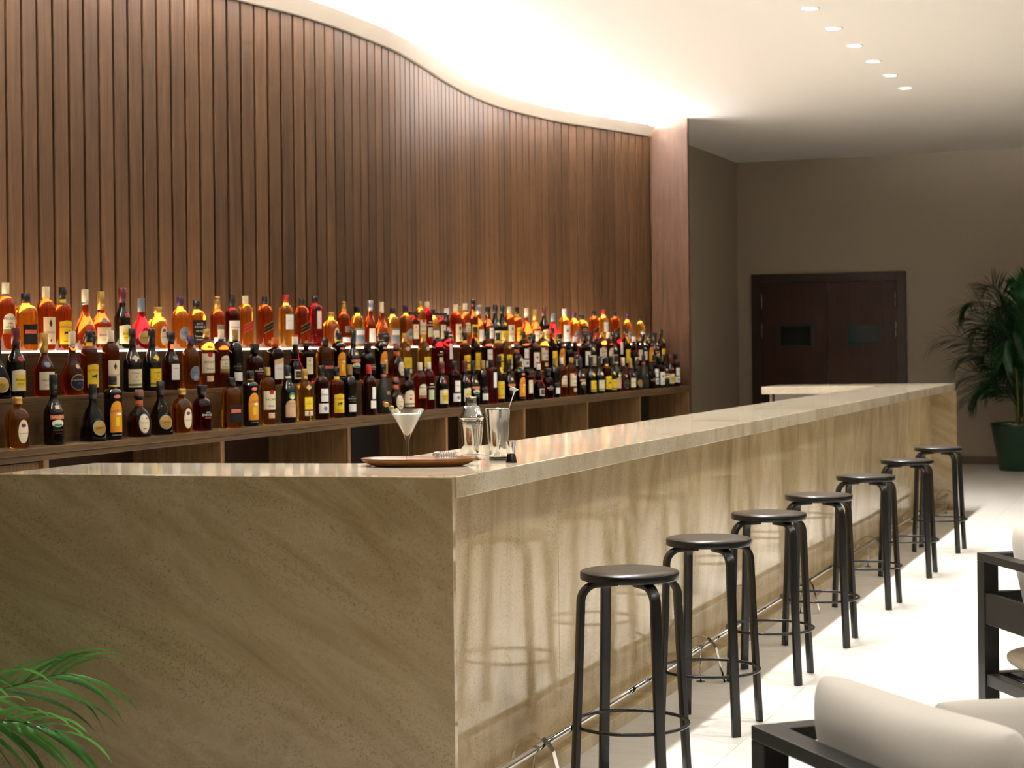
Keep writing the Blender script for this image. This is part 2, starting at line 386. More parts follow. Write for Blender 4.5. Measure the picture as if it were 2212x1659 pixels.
for k in range(6):
    downlight(.9, 1.3 + 1.85 * k, 'added unseen fill downlight above the lounge seating, %s from the camera' % ('nearest', 'second nearest', 'third nearest', 'fourth nearest', 'fifth nearest', 'sixth nearest', 'seventh nearest', 'eighth nearest')[k], 'added fill downlights above the lounge', LOUNGE_FILL_W, .3, 150)  # unseen row added to brighten the bar front and the cushions
downlight(-1.05, 2.65, 'added narrow beam fill downlight above the near lounge chair', None, 300.0, .1, 58)  # extra lamp added only to light the near chair's cushion

# ================================================================== THE BAR COUNTER
bar = thing('bar_counter', 'long beige marble bar counter with waterfall ends and chrome foot rail', 'bar counter', (-2.3, 4.6, 0))
def bpart(o): o.parent = bar; o.location = o.location - bar.location; return o
P0, P1, P2, P3, P4, P5, P6, P7 = (-2.0, 4.55), (-2.0, 15.43), (-3.46, 14.98), (-3.45, 14.32), (-2.535, 14.5), (-2.535, 5.045), (-3.445, 4.872), (-3.46, 4.356)
HB, TT = 1.1, .062
Q0, Q7 = (-2.0, 4.5825), (-3.459, 4.3885)        # the waterfall slab runs up to the top
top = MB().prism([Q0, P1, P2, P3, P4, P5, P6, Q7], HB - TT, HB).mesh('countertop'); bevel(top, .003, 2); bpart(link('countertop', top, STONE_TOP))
def slab(name, A, B, th, z0, z1, mt=STONE, bw=.002):
    A = Vector(A); B = Vector(B); d = (B - A).normalized(); n = Vector((-d.y, d.x)) * th
    me = MB().prism([tuple(A), tuple(B), tuple(B + n), tuple(A + n)], z0, z1).mesh(name); bevel(me, bw, 2); return bpart(link(name, me, mt))
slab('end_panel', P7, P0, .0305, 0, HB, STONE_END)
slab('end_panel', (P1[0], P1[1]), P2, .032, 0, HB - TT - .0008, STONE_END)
ys = [4.59 + .03 + i * (15.36 - 4.62) / 8 for i in range(9)]
for i in range(8):
    slab('front_panel', (-2.2, ys[i] + .0008), (-2.2, ys[i + 1] - .0008), .022, .055, HB - TT - .0008)
slab('plinth', (-2.095, 4.6), (-2.095, 15.37), .13, 0, .052)
# staff side carcass
slab('staff_side_panel', (-2.48, 14.45), (-2.48, 5.1), .02, 0, HB - TT - .0008, DARKW)
slab('staff_side_panel', (-2.5, 5.0), (-3.36, 4.83), .02, 0, HB - TT - .0008, DARKW)
slab('support_panel', (-3.36, 14.42), (-2.6, 14.57), .02, 0, HB - TT - .0008, pm((150, 142, 132), .6))
slab('support_panel', (-3.40, 14.9), (-3.40, 14.40), .02, 0, HB - TT - .0008, pm((150, 142, 132), .6))
slab('support_panel', (-3.385, 4.44), (-3.375, 4.84), .02, 0, HB - TT - .0008, STONE)
# foot rail on bent strap brackets
rail = MB().tube([(-2.05, 4.75, .150), (-2.05, 15.2, .150)], .0135, 12).obj('foot_rail', CHROME); bpart(rail)
def bracket(y):
    pts = []
    for k in range(9):
        a = math.pi * (1.0 - k / 8 * .86); pts.append((-2.125 + .075 + .075 * math.cos(a), .115 + .085 * math.sin(a)))
    pts.append((-1.945, .004))
    m = MB(); R = []
    for i, (x, z) in enumerate(pts):
        t = Vector((pts[min(i + 1, len(pts) - 1)][0] - pts[max(i - 1, 0)][0], pts[min(i + 1, len(pts) - 1)][1] - pts[max(i - 1, 0)][1])).normalized(); n = Vector((-t.y, t.x)) * .0025
        R.append([(x + n.x, y - .014, z + n.y), (x + n.x, y + .014, z + n.y), (x - n.x, y + .014, z - n.y), (x - n.x, y - .014, z - n.y)])
    m.rings(R, sm=False); o = bpart(m.obj('rail_bracket', CHROME))
    bpart(MB().lathe([(.004, .0), (.004, .138)], 8, -2.05, y).obj('rail_post', CHROME))
    bpart(MB().lathe([(.02, .0), (.02, .003)], 12, -2.05, y).obj('rail_foot', DARKST))
for y in (5.3, 7.33, 9.35, 11.4, 13.3, 15.1): bracket(y)

# ================================================================== BACK BAR
cab = thing('back_bar_cabinet', 'long brown wooden back bar cabinet with open dark bays', 'cabinet', (-5.0, 5.0, 0))
def cpart(o): o.parent = cab; o.location = o.location - cab.location; return o
Y0C, Y1C = 4.6, 16.71
cpart(bbox('top_board', -5.30, TX[0], Y0C, Y1C, TIER[0] - .03, TIER[0], OAK))
cpart(bbox('top_rail', -4.79, -4.758, Y0C, Y1C, TIER[0] - .058, TIER[0] - .0305, OAK))
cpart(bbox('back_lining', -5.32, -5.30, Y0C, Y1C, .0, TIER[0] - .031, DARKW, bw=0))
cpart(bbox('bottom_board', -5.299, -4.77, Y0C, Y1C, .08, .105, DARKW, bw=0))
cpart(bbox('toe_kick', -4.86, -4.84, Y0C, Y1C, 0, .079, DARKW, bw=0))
for y in (4.9, 6.37, 7.855, 9.30, 10.745, 12.195, 13.635, 15.09, 16.685):
    cpart(bbox('divider', -5.299, -4.7585, y - .019, y + .019, .106, TIER[0] - .0585, OAKV, bw=.001))
cpart(bbox('cabinet_door', -4.80, -4.778, 4.925, 6.345, .115, TIER[0] - .064, wood_mat('zebrano_door', lin((46, 30, 18)), lin((92, 66, 40)), lin((120, 90, 58)), axis='z', tint=0, scale=3.2), bw=.001))
disp = thing('bottle_display', 'stepped brown wooden bottle display on the back bar', 'shelf', (-5.1, 5.0, TIER[0]))
def dpart(o): o.parent = disp; o.location = o.location - disp.location; return o
dpart(bbox('riser', -4.955, TX[1] - .004, Y0C, Y1C, TIER[0] + .0005, TIER[1] - .0185, OAK, bw=0))
dpart(bbox('tread', -5.12, TX[1], Y0C, Y1C, TIER[1] - .018, TIER[1], OAK, bw=.0015))
dpart(bbox('riser', -5.105, TX[2] - .004, Y0C, Y1C, TIER[1] + .0005, TIER[2] - .0245, OAK, bw=0))
tp = [(TX[2], Y0C), (TX[2], Y1C)] + [(p.x, p.y) for p in reversed(offs(.0005)) if Y0C < p.y < Y1C]
dpart(link('tread', MB().prism(tp, TIER[2] - .024, TIER[2] - .0075).mesh('tread'), OAK))
# LED strip behind the top row
LEDM = emis('warm_led_diffuser', (1, .80, .55), LED_E)
lp = [(TX[2] - .006, 5.0), (TX[2] - .006, Y1C - .03)] + [(p.x, p.y) for p in reversed(offs(.002)) if 5.0 < p.y < Y1C - .03]
led = MB().prism(lp, TIER[2] - .007, TIER[2] - .0003); tag(led.obj('light_panel', LEDM), 'glowing warm white light panel under the top row of bottles', 'light panel')

# ================================================================== BOTTLES
GL = {
 'amber': glass('amber_glass', (.80, .30, .03), .045, .04), 'red_amber': glass('red_amber_glass', (.58, .10, .012), .045, .04),
 'yellow': glass('pale_amber_glass', (.92, .50, .07), .045, .04), 'brown': glass('brown_glass', (.20, .055, .02), .035, .015),
 'red': glass('red_glass', (.45, .008, .015), .07, .03), 'wine': glass('dark_red_glass', (.16, .012, .014), .05, .03), 'navy': glass('smoky_glass', (.06, .045, .05), .05, .02),
 'black': plain('black_bottle_glass', (8, 8, 8), .045, 0, .3), 'green': plain('black_green_bottle_glass', (10, 14, 10), .045, 0, .3), 'frost': plain('frosted_dark_glass', (26, 30, 26), .42)}
K = dict(cream=(232, 220, 184), white=(238, 236, 230), yellow=(238, 204, 40), orange=(226, 150, 36), black=(16, 15, 15), gold=(190, 154, 78), dgold=(150, 118, 54), red=(176, 34, 30), wine=(92, 20, 24), navy=(22, 28, 52),
         blue=(38, 54, 128), purple=(62, 28, 66), silver=(176, 184, 196), grey=(120, 132, 146), green=(196, 214, 166), brown=(84, 44, 28), olive=(126, 124, 60), pink=(238, 130, 110), teal=(40, 130, 130), beige=(222, 186, 146), ceramic=(122, 74, 56), copper=(196, 96, 40))
GOLDM = plain('gold_foil', (196, 160, 84), .35, .6)
SILVM = plain('silver_foil', (186, 190, 200), .3, .7)
def km(c): return GOLDM if c == 'gold' else SILVM if c == 'silver' else pm(K[c], .4)

def text_mesh(s, size, shear=0.0):
    cu = bpy.data.curves.new('txt', 'FONT'); cu.body = s; cu.size = size; cu.align_x = 'CENTER'; cu.align_y = 'CENTER'; cu.resolution_u = 2; cu.shear = shear
    o = bpy.data.objects.new('txt', cu); C.objects.link(o); bpy.context.view_layer.update()
    me = bpy.data.meshes.new_from_object(o.evaluated_get(bpy.context.evaluated_depsgraph_get()))
    vs_ = [tuple(v.co) for v in me.vertices]; fs = [tuple(p.vertices) for p in me.polygons]
    bpy.data.objects.remove(o); bpy.data.curves.remove(cu); bpy.data.meshes.remove(me); return vs_, fs

class Shape:                                    # rings of (z, radius, squareness)
    def __init__(s, rings, asp=1.0): s.r = rings; s.asp = asp
    def at(s, z):
        R = s.r
        if z <= R[0][0]: return R[0][1], R[0][2]
        for a, b in zip(R, R[1:]):
            if z <= b[0]:
                t = (z - a[0]) / max(1e-9, b[0] - a[0]); return a[1] + (b[1] - a[1]) * t, a[2] + (b[2] - a[2]) * t
        return R[-1][1], R[-1][2]
    def rad(s, z, ph):
        r, n = s.at(z); c = abs(math.cos(ph)); q = abs(math.sin(ph)) / s.asp
        return r / (c ** n + q ** n) ** (1 / n)
    def pt(s, a, z, off=0.0):                   # arc position a (m) on the front face, height z
        r, n = s.at(z); r = max(r, .004)
        ph = a / r if n < 2.6 else math.atan2(a, r)
        R = s.rad(z, ph) + off; return (R * math.cos(ph), R * math.sin(ph), z)
    def mesh(s, name, n=26):
        return MB().rings([[(s.rad(z, 2 * math.pi * j / n) * math.cos(2 * math.pi * j / n), s.rad(z, 2 * math.pi * j / n) * math.sin(2 * math.pi * j / n), z) for j in range(n)] for z, r, q in s.r]).mesh(name)
def std(w, hs, hn, rn, ht, kind='round', n=2.0, w0=None, asp=1.0):
    w0 = w if w0 is None else w0
    R = [(0, w0 * .82, n), (.003, w0 * .96, n), (.009, w0, n), (hs * .5, (w + w0) / 2, n), (hs, w, n)]
    for k in range(1, 9):
        t = k / 8
        if kind == 'round': z = hs + (hn - hs) * math.sin(t * math.pi / 2); r = rn + (w - rn) * math.cos(t * math.pi / 2)
        elif kind == 's': z = hs + (hn - hs) * t; r = rn + (w - rn) * (1 - t * t * (3 - 2 * t))
        else: z = hs + (hn - hs) * t; r = rn + (w - rn) * (1 - t)
        R.append((z, r, n + (2 - n) * min(1, t * 1.15)))
    R.append((ht, rn * .94, 2.0)); return Shape(R, asp)
def prof(*zr, n=2.0, n2=2.0): return Shape([(z, r, n if i < len(zr) - 3 else n2) for i, (z, r) in enumerate(zr)])

# label spec: (shape, z0, z1, half_width, colour, [texts], dz_slant)   text: (string, z, size, colour[, offset])
OFF = .0005
def patch(S, shp, z0, z1, hw, lay, sl=0.0, c=0.0, nx=10, nz=6):
    m = MB(); off = OFF * lay; zm = (z0 + z1) / 2; hz = (z1 - z0) / 2
    if shp in ('oval', 'disc'):
        v = [S.pt(c, zm, off)]; f = []; N = 20
        for ring in (.5, 1.0):
            for j in range(N):
                a = 2 * math.pi * j / N; v.append(S.pt(c + hw * ring * math.cos(a), zm + hz * ring * math.sin(a), off))
        f += [(0, 1 + j, 1 + (j + 1) % N) for j in range(N)] + [(1 + j, 1 + N + j, 1 + N + (j + 1) % N, 1 + (j + 1) % N) for j in range(N)]
        m.add(v, f)
    elif shp == 'diamond':
        m.add([S.pt(c, zm, off * 1.6), S.pt(c + hw, zm, off), S.pt(c, z1, off), S.pt(c - hw, zm, off), S.pt(c, z0, off)], [(0, 1, 2), (0, 2, 3), (0, 3, 4), (0, 4, 1)])
    else:
        v = []
        for i in range(nz + 1):
            for j in range(nx + 1):
                x = hw * (2 * j / nx - 1); zt = z1
                if shp == 'arch': zt = z1 - (z1 - z0) * .32 * (1 - math.sqrt(max(0, 1 - (x / hw) ** 2)))
                if shp == 'wave': zt = z1 - .006 * (1 - math.cos(math.pi * x / hw)) / 2
                z = z0 + (zt - z0) * i / nz + sl * x; v.append(S.pt(c + x, z, off))
        m.add(v, [(i * (nx + 1) + j, i * (nx + 1) + j + 1, (i + 1) * (nx + 1) + j + 1, (i + 1) * (nx + 1) + j) for i in range(nz) for j in range(nx)])
    return m
BULL = [(-10, -6), (-9, -6), (-8, 0), (-4, -1), (2, 0), (4, -6), (5.4, -6), (6, 1), (8, 5), (11, 5), (11.5, 7), (9, 9), (10, 12), (7, 10), (3, 8), (-4, 6), (-9, 6), (-11, 8), (-10, 3)]
def lettering(S, txts, lay):
    out = []
    for T in txts:
        s, z, size, col = T[:4]; size *= 1.18; sl = T[4] if len(T) > 4 else 0.0; cc = T[5] if len(T) > 5 else 0.0
        if s == '*bull': v, f = [(x * size, y * size, 0) for x, y in BULL], [tuple(range(len(BULL)))]
        else: v, f = text_mesh(s, size)
        m = MB().add([S.pt(cc + a, z + b + sl * a, OFF * lay) for a, b, _ in v], f); out.append((m, col))
    return out

def ring_band(S, z0, z1, extra):
    n = 20; return MB().rings([[((S.rad(z, 2 * math.pi * j / n) + extra) * math.cos(2 * math.pi * j / n), (S.rad(z, 2 * math.pi * j / n) + extra) * math.sin(2 * math.pi * j / n), z) for j in range(n)] for z in (z0, (z0 + z1) / 2, z1)])
def cap_mesh(z0, z1, r0, r1, n=2.0, top=.0018):
    if n > 3:
        S = Shape([(z0, r0, n), (z1 - top, r1, n), (z1, r1 - top, n)]); return S.mesh('cap', 24)
    return MB().lathe([(r0, z0), (r0 + (r1 - r0) * .5, (z0 + z1) / 2), (r1, z1 - top), (r1 - top, z1)], 20).mesh('cap')

KIND = {}
def kind(key, desc, S, glassk, caps, labels=(), bands=(), extra=None):
    parts = []
    body = S.mesh('bottle_body'); body.materials.append(GL[glassk]); parts.append(('bottle_body', body, None))
    for i, (z0, z1, r0, r1, col, *n) in enumerate(caps):
        me = cap_mesh(z0, z1, r0, r1, *(n or [2.0])); me.materials.append(km(col)); parts.append(('cap' if i == 0 else 'cap_ring', me, None))
    for z0, z1, col in bands:
        me = ring_band(S, z0, z1, .0006).mesh('neck_band'); me.materials.append(km(col)); parts.append(('neck_band', me, None))
    lay = 1
    for L in labels:
        shp, z0, z1, hw, col, txts = L[:6]; hw *= 1.1; sl = L[6] if len(L) > 6 else 0.0; cc = L[7] if len(L) > 7 else 0.0
        idx = None
        if shp != 'none':
            me = patch(S, shp, z0, z1, hw, lay, sl, cc).mesh('paper_label'); me.materials.append(km(col)); idx = len(parts); parts.append(('paper_label', me, None)); lay += .8
        for m, tc in lettering(S, txts, lay + .6):
            me = m.mesh('lettering'); me.materials.append(km(tc)); parts.append(('lettering', me, idx))
    if extra: parts += extra(S)
    KIND[key] = (desc, parts, max(r for z, r, q in S.r), max([c[1] for c in caps]))

kind('brugal', 'amber rum bottle with arched cream label', std(.038, .195, .24, .0135, .295), 'red_amber', [(.25, .30, .015, .015, 'cream')],
     [('arch', .075, .165, .026, 'cream', [('BRUGAL', .142, .0125, 'blue'), ('1888', .121, .009, 'black'), ('AÑEJO', .106, .011, 'black')]), ('rect', .08, .096, .025, 'olive', []), ('rect', .075, .081, .025, 'red', [])], [(.242, .252, 'blue')])
kind('drambuie', 'squarish amber bottle with black label', std(.043, .165, .205, .016, .25, n=3.4), 'amber', [(.212, .255, .019, .019, 'black')],
     [('rect', .03, .118, .032, 'black', []), ('rect', .078, .094, .024, 'pink', [('DRAMBUIE', .086, .0095, 'red')])])
kind('fundador', 'red amber brandy bottle with cream label', std(.038, .185, .232, .0135, .285), 'red_amber', [(.238, .29, .0155, .0155, 'cream')],
     [('rect', .03, .152, .028, 'cream', [('FUNDADOR', .083, .0105, 'red')]), ('diamond', .105, .142, .007, 'wine', []), ('diamond', .038, .056, .004, 'red', [])])
kind('veterano', 'brandy bottle with yellow bull label', std(.038, .175, .22, .0135, .285), 'red_amber', [(.24, .29, .0155, .0155, 'black')],
     [('wave', .03, .138, .03, 'yellow', [('VETERANO', .108, .0115, 'red'), ('*bull', .078, .0011, 'black'), ('BRANDY', .042, .007, 'brown')])], [(.208, .236, 'yellow')])
kind('courvoisier', 'bulbous cognac bottle with navy label', prof((0, .034), (.004, .04), (.03, .045), (.075, .0465), (.11, .042), (.14, .03), (.16, .02), (.185, .0155), (.22, .0135), (.28, .0125)), 'red_amber', [(.225, .285, .0148, .0148, 'cream')],
     [('oval', .022, .094, .034, 'gold', []), ('oval', .026, .09, .0315, 'navy', [('COURVOISIER', .068, .0085, 'cream'), ('V.S', .052, .009, 'gold')]), ('disc', .118, .138, .008, 'beige', [])], [(.213, .224, 'silver')])
kind('hennessy', 'broad shouldered cognac bottle with gold capsule', std(.043, .12, .185, .0145, .275, 's'), 'red_amber', [(.192, .278, .0162, .0162, 'gold')],
     [('rect', .03, .108, .033, 'cream', [('Hennessy', .072, .012, 'brown'), ('COGNAC', .05, .006, 'brown')]), ('oval', .128, .152, .012, 'grey', [])])
kind('bodega', 'black bottle with cream and yellow label', std(.037, .15, .215, .0145, .295, 's'), 'green', [(.228, .30, .0165, .0165, 'wine')],
     [('wave', .03, .122, .034, 'cream', []), ('rect', .045, .098, .022, 'yellow', [('Bodega', .078, .0125, 'blue'), ('BRANDY', .06, .006, 'brown')], 0, .006), ('disc', .156, .178, .010, 'red', [])])
CAR = [(0, .047), (.004, .05), (.06, .047), (.10, .040), (.135, .028), (.155, .018), (.17, .0145), (.2, .014), (.25, .0135)]
carl = [('oval', .026, .092, .032, 'silver', []), ('oval', .03, .088, .029, 'gold', [('Carlos I', .06, .013, 'wine')])]
kind('carlos', 'dark pyramid shaped brandy bottle with oval gold label', prof(*CAR, n=2.8), 'navy', [(.185, .252, .0165, .0165, 'black')], carl)
kind('carlos_red', 'red pyramid shaped brandy bottle with oval gold label', prof(*CAR, n=2.8), 'red', [(.185, .252, .0165, .0165, 'grey')], carl)
kind('crown', 'squat cushion shaped whisky bottle with cream oval label', std(.045, .105, .165, .0155, .205, n=2.8, w0=.042), 'amber', [(.182, .212, .0195, .0185, 'gold')],
     [('oval', .02, .118, .02, 'cream', [('Crown Royal', .062, .0065, 'brown')]), ('disc', .086, .102, .009, 'blue', []), ('disc', .089, .099, .005, 'red', [])])
kind('baileys', 'black cream liqueur bottle with orange banner label', std(.04, .13, .205, .0145, .295, 's'), 'black', [(.232, .30, .0162, .0162, 'black')],
     [('rect', .108, .128, .03, 'copper', [('BAILEYS', .118, .0135, 'cream')]), ('oval', .076, .107, .024, 'cream', []), ('oval', .078, .09, .016, 'teal', []), ('none', 0, 0, 0, '', [('ORIGINAL', .062, .008, 'dgold'), ('Irish Cream', .05, .005, 'dgold')]), ('rect', .152, .168, .008, 'beige', [])])
kind('kahlua', 'black coffee liqueur bottle with orange arch label', std(.0375, .205, .228, .0158, .28), 'black', [(.243, .285, .0172, .0172, 'black')],
     [('arch', .032, .172, .027, 'orange', [('KAHLUA', .128, .0135, 'red', .12)]), ('oval', .108, .12, .011, 'white', [], 0, .008), ('rect', .06, .1, .008, 'yellow', []), ('oval', .184, .2, .014, 'pink', []), ('none', 0, 0, 0, '', [('LICOR DE CAFE', .02, .005, 'white')])], [(.236, .246, 'yellow')])
kind('donjulio', 'squat brown tequila bottle with oval cream label', prof((0, .046), (.004, .05), (.04, .052), (.085, .050), (.108, .042), (.125, .028), (.135, .0185), (.15, .0165), (.2, .0155)), 'brown', [(.186, .216, .0225, .017, 'ceramic'), (.176, .187, .0215, .0215, 'black')],
     [('oval', .016, .106, .0235, 'silver', []), ('oval', .019, .103, .021, 'cream', [('Don Julio', .066, .0085, 'red')]), ('rect', .036, .042, .007, 'copper', [])], [(.14, .168, 'copper')])
for k_, c_, d_ in (('torres5', 'cream', 'cream'), ('torres10', 'yellow', 'yellow')):
    kind(k_, 'black sloping brandy bottle with %s label' % d_, std(.041, .13, .215, .0145, .295, 's'), 'green', [(.236, .30, .0165, .0165, 'black')],
         [('rect', .022, .108, .032, c_, [('TORRES', .088, .0095, 'brown'), ('5' if k_ == 'torres5' else '10', .072, .013, 'brown'), ('Imperial Brandy', .055, .004, 'brown')]), ('rect', .029, .039, .032, 'olive', []), ('diamond', .142, .176, .016, c_, [])])
kind('cardhu', 'brown whisky bottle with flared black stopper', std(.041, .135, .2, .015, .28, 's'), 'brown', [(.225, .285, .0155, .021, 'black')],
     [('rect', .05, .128, .02, 'white', [('CARDHU', .105, .0065, 'brown')]), ('oval', .148, .166, .011, 'grey', [])])
kind('chivas', 'amber whisky bottle with purple cap', std(.041, .15, .205, .0145, .265), 'amber', [(.218, .268, .016, .016, 'purple')],
     [('oval', .04, .115, .026, 'grey', [('CHIVAS', .082, .0085, 'black')]), ('oval', .05, .07, .012, 'silver', [])])
kind('bacardi', 'rum bottle with tall cream label and gold cap', std(.0375, .205, .248, .0135, .295), 'amber', [(.256, .30, .0152, .0152, 'gold')],
     [('rect', .078, .176, .038, 'cream', [('BACARDI', .132, .013, 'black'), ('Añejo', .098, .013, 'black')]), ('disc', .157, .182, .0115, 'red', []), ('rect', .034, .062, .016, 'beige', [])])
kind('barcelo', 'black rum bottle with small white label', std(.036, .17, .235, .0135, .295), 'black', [(.242, .30, .0152, .0152, 'dgold')],
     [('none', 0, 0, 0, '', [('RON', .118, .007, 'silver'), ('BARCELO', .106, .0105, 'silver'), ('GRAN AÑEJO', .09, .005, 'gold')]), ('rect', .03, .075, .021, 'white', [])])
kind('imperial', 'squat dark rum bottle with flared black stopper', std(.045, .11, .16, .0175, .215), 'wine', [(.17, .224, .019, .025, 'black')],
     [('none', 0, 0, 0, '', [('RON', .09, .008, 'white'), ('BARCELO', .078, .012, 'white'), ('IMPERIAL', .064, .0075, 'pink')])])
kind('jack', 'square whiskey bottle with black label', std(.038, .165, .2, .0145, .25, n=6), 'amber', [(.205, .252, .0165, .0165, 'black')],
     [('rect', .02, .15, .036, 'black', [('JACK', .13, .0125, 'white'), ("DANIEL'S", .114, .0115, 'white'), ('Old No.7', .092, .009, 'white'), ('Tennessee', .066, .011, 'white'), ('WHISKEY', .048, .008, 'white')])])
kind('jw_red', 'square whisky bottle with slanted red label', std(.034, .19, .24, .0135, .28, n=5), 'amber', [(.242, .287, .0152, .0152, 'cream')],
     [('rect', .098, .142, .034, 'gold', [], .45), ('rect', .101, .139, .034, 'red', [('JOHNNIE WALKER', .12, .0068, 'gold', .45)], .45)])
kind('jw_black', 'square whisky bottle with slanted black label', std(.034, .19, .24, .0135, .28, n=5), 'red_amber', [(.242, .287, .0152, .0152, 'black')],
     [('rect', .096, .14, .034, 'gold', [], .45), ('rect', .1, .136, .034, 'black', [('JOHNNIE WALKER', .118, .0068, 'gold', .45)], .45), ('rect', .03, .042, .01, 'gold', [])])
kind('grants', 'pale amber whisky bottle with red cap and white label', std(.036, .205, .245, .014, .295, n=3), 'yellow', [(.256, .302, .0155, .0155, 'red')],
     [('rect', .105, .19, .026, 'white', [('GRANTS', .155, .0085, 'beige')])])
kind('redcap', 'brown whisky bottle with red cap and two white labels', std(.036, .19, .23, .014, .29, n=3), 'brown', [(.242, .296, .0155, .0155, 'red')],
     [('rect', .095, .165, .012, 'white', [], 0, .008), ('rect', .04, .085, .018, 'white', [], 0, .004)])
def studs(S):
    m = MB()
    for z in [.03 + .0135 * i for i in range(14)]:
        for j in range(20):
            a = 2 * math.pi * (j + .5) / 20
            if abs((a + math.pi) % (2 * math.pi) - math.pi) < .42: continue
            R = S.rad(z, a); c = Vector((R * math.cos(a), R * math.sin(a), z)); n = Vector((math.cos(a), math.sin(a), 0)); t = Vector((-n.y, n.x, 0)); u = Vector((0, 0, 1)); q = .0035
            m.add([c + t * q, c + u * q, c - t * q, c - u * q, c + n * .0025], [(0, 1, 4), (1, 2, 4), (2, 3, 4), (3, 0, 4)])
    me = m.mesh('stud_pattern'); me.materials.append(GL['red']); return [('stud_pattern', me, None)]
kind('reddot', 'tall studded red bottle with narrow white label', std(.037, .225, .252, .0145, .29, n=4.5), 'red', [(.26, .302, .0165, .0165, 'black')],
     [('rect', .11, .215, .012, 'white', [], 0, .004)], (), studs)
kind('goldtop', 'amber whisky bottle with long gold and white capsule', std(.037, .16, .205, .0145, .27), 'red_amber', [(.212, .278, .0165, .013, 'gold')],
     [('rect', .09, .128, .017, 'grey', []), ('rect', .095, .122, .008, 'dgold', []), ('rect', .03, .06, .03, 'white', [])])
kind('canadian', 'dark red whisky bottle with large white label', std(.037, .175, .215, .0145, .285), 'wine', [(.222, .29, .0162, .0162, 'black')],
     [('rect', .04, .15, .031, 'white', [('Canadian', .115, .0115, 'brown'), ('Club', .1, .0105, 'brown')]), ], [])
kind('grouse', 'amber whisky bottle with black cap and blue grey label', std(.04, .15, .195, .015, .245), 'yellow', [(.208, .25, .0165, .0165, 'black')],
     [('rect', .022, .118, .033, 'grey', []), ('rect', .075, .105, .026, 'white', [])])
kind('silverstop', 'orange amber bottle with flared silver stopper', std(.036, .125, .21, .0145, .285, 's'), 'red_amber', [(.226, .292, .0155, .0205, 'silver')],
     [('rect', .03, .115, .021, 'white', [])])
kind('disaronno', 'square amaretto bottle with wide flat black cap', std(.036, .165, .188, .0145, .22, n=7), 'wine', [(.208, .226, .036, .036, 'black', 7.0)],
     [('rect', .05, .145, .018, 'cream', [('DISARONNO', .1, .0045, 'brown')]), ('diamond', .118, .136, .006, 'gold', [])])
kind('cointreau', 'square brown liqueur bottle with orange cap', std(.038, .165, .2, .0155, .25, n=6), 'brown', [(.212, .256, .0172, .0172, 'copper')],
     [('wave', .03, .14, .024, 'white', [('COINTREAU', .085, .0062, 'copper')]), ('rect', .112, .14, .024, 'beige', [], .3)], [(.203, .211, 'red')])
def ribbon(S):
    m = MB(); m.tube([(.0235 * math.cos(a * math.pi / 10), .0235 * math.sin(a * math.pi / 10), .134) for a in range(20)], .0035, 6, closed=True)
    for sgn in (-1,):
        pts = [S.pt(.002, .205, .002), S.pt(.004, .17, .002), S.pt(.006, .135, .0035), S.pt(.012, .11, .003), S.pt(.02, .085, .003)]
        m.tube(pts, [.0025, .0025, .0025, .004, .006], 6)
    me = m.mesh('red_ribbon'); me.materials.append(km('red')); return [('red_ribbon', me, None)]
kind('grandmarnier', 'squat liqueur bottle with red ribbon on its neck', prof((0, .034), (.004, .0385), (.04, .0415), (.085, .040), (.108, .032), (.124, .0215), (.14, .0195), (.165, .0225), (.185, .0195), (.205, .0145), (.265, .0135)), 'navy', [(.218, .262, .0158, .0158, 'white'), (.262, .272, .0162, .0155, 'red')],
     [('rect', .026, .078, .024, 'white', []), ('rect', .034, .07, .017, 'brown', [('Marnier', .052, .0085, 'cream')])], (), ribbon)
kind('fernet', 'tall black bitter bottle with beige label', std(.037, .16, .24, .0145, .30, 's'), 'green', [(.252, .305, .0162, .0162, 'black')],
     [('arch', .03, .122, .033, 'beige', [('FERNET', .102, .0125, 'olive'), ('BRANCA', .087, .008, 'olive')]), ('oval', .124, .166, .016, 'teal', []), ('oval', .126, .15, .013, 'yellow', []), ('oval', .126, .138, .01, 'white', [])], [(.238, .25, 'cream')])
kind('cuervo', 'square golden tequila bottle with yellow label', std(.034, .17, .222, .0145, .28, n=5), 'yellow', [(.226, .284, .0162, .0162, 'gold')],
     [('rect', .062, .13, .027, 'yellow', [('Jose', .108, .009, 'olive'), ('Cuervo', .096, .011, 'olive')]), ('rect', .03, .056, .027, 'cream', []), ('oval', .033, .053, .006, 'copper', []), ('diamond', .168, .2, .017, 'beige', [])])
kind('dewars', 'dark whisky bottle with two white labels', std(.037, .2, .238, .014, .295), 'brown', [(.246, .30, .0158, .0158, 'black')],
     [('rect', .1, .172, .022, 'white', [("Dewar's", .14, .0115, 'brown')]), ('rect', .036, .09, .032, 'white', []), ('disc', .05, .074, .011, 'grey', [])], [(.24, .246, 'copper')])
kind('remy', 'frosted dark cognac bottle with small gold seal', prof((0, .034), (.004, .038), (.04, .042), (.09, .043), (.13, .039), (.165, .031), (.19, .022), (.215, .0155), (.235, .0145), (.295, .0135)), 'frost', [(.238, .30, .0162, .0162, 'black')],
     [('disc', .112, .136, .011, 'gold', []), ('none', 0, 0, 0, '', [('REMY MARTIN', .075, .0078, 'dgold'), ('V.S.O.P', .034, .006, 'silver')]), ('disc', .044, .06, .008, 'red', [])], [(.222, .236, 'copper')])
kind('knob', 'brown whiskey bottle with large arched cream label', std(.041, .15, .195, .0155, .26), 'brown', [(.215, .268, .0175, .0175, 'black')],
     [('arch', .03, .132, .034, 'cream', [('1843', .1, .011, 'brown')]), ('oval', .07, .086, .008, 'copper', []), ('rect', .044, .05, .03, 'brown', [])])
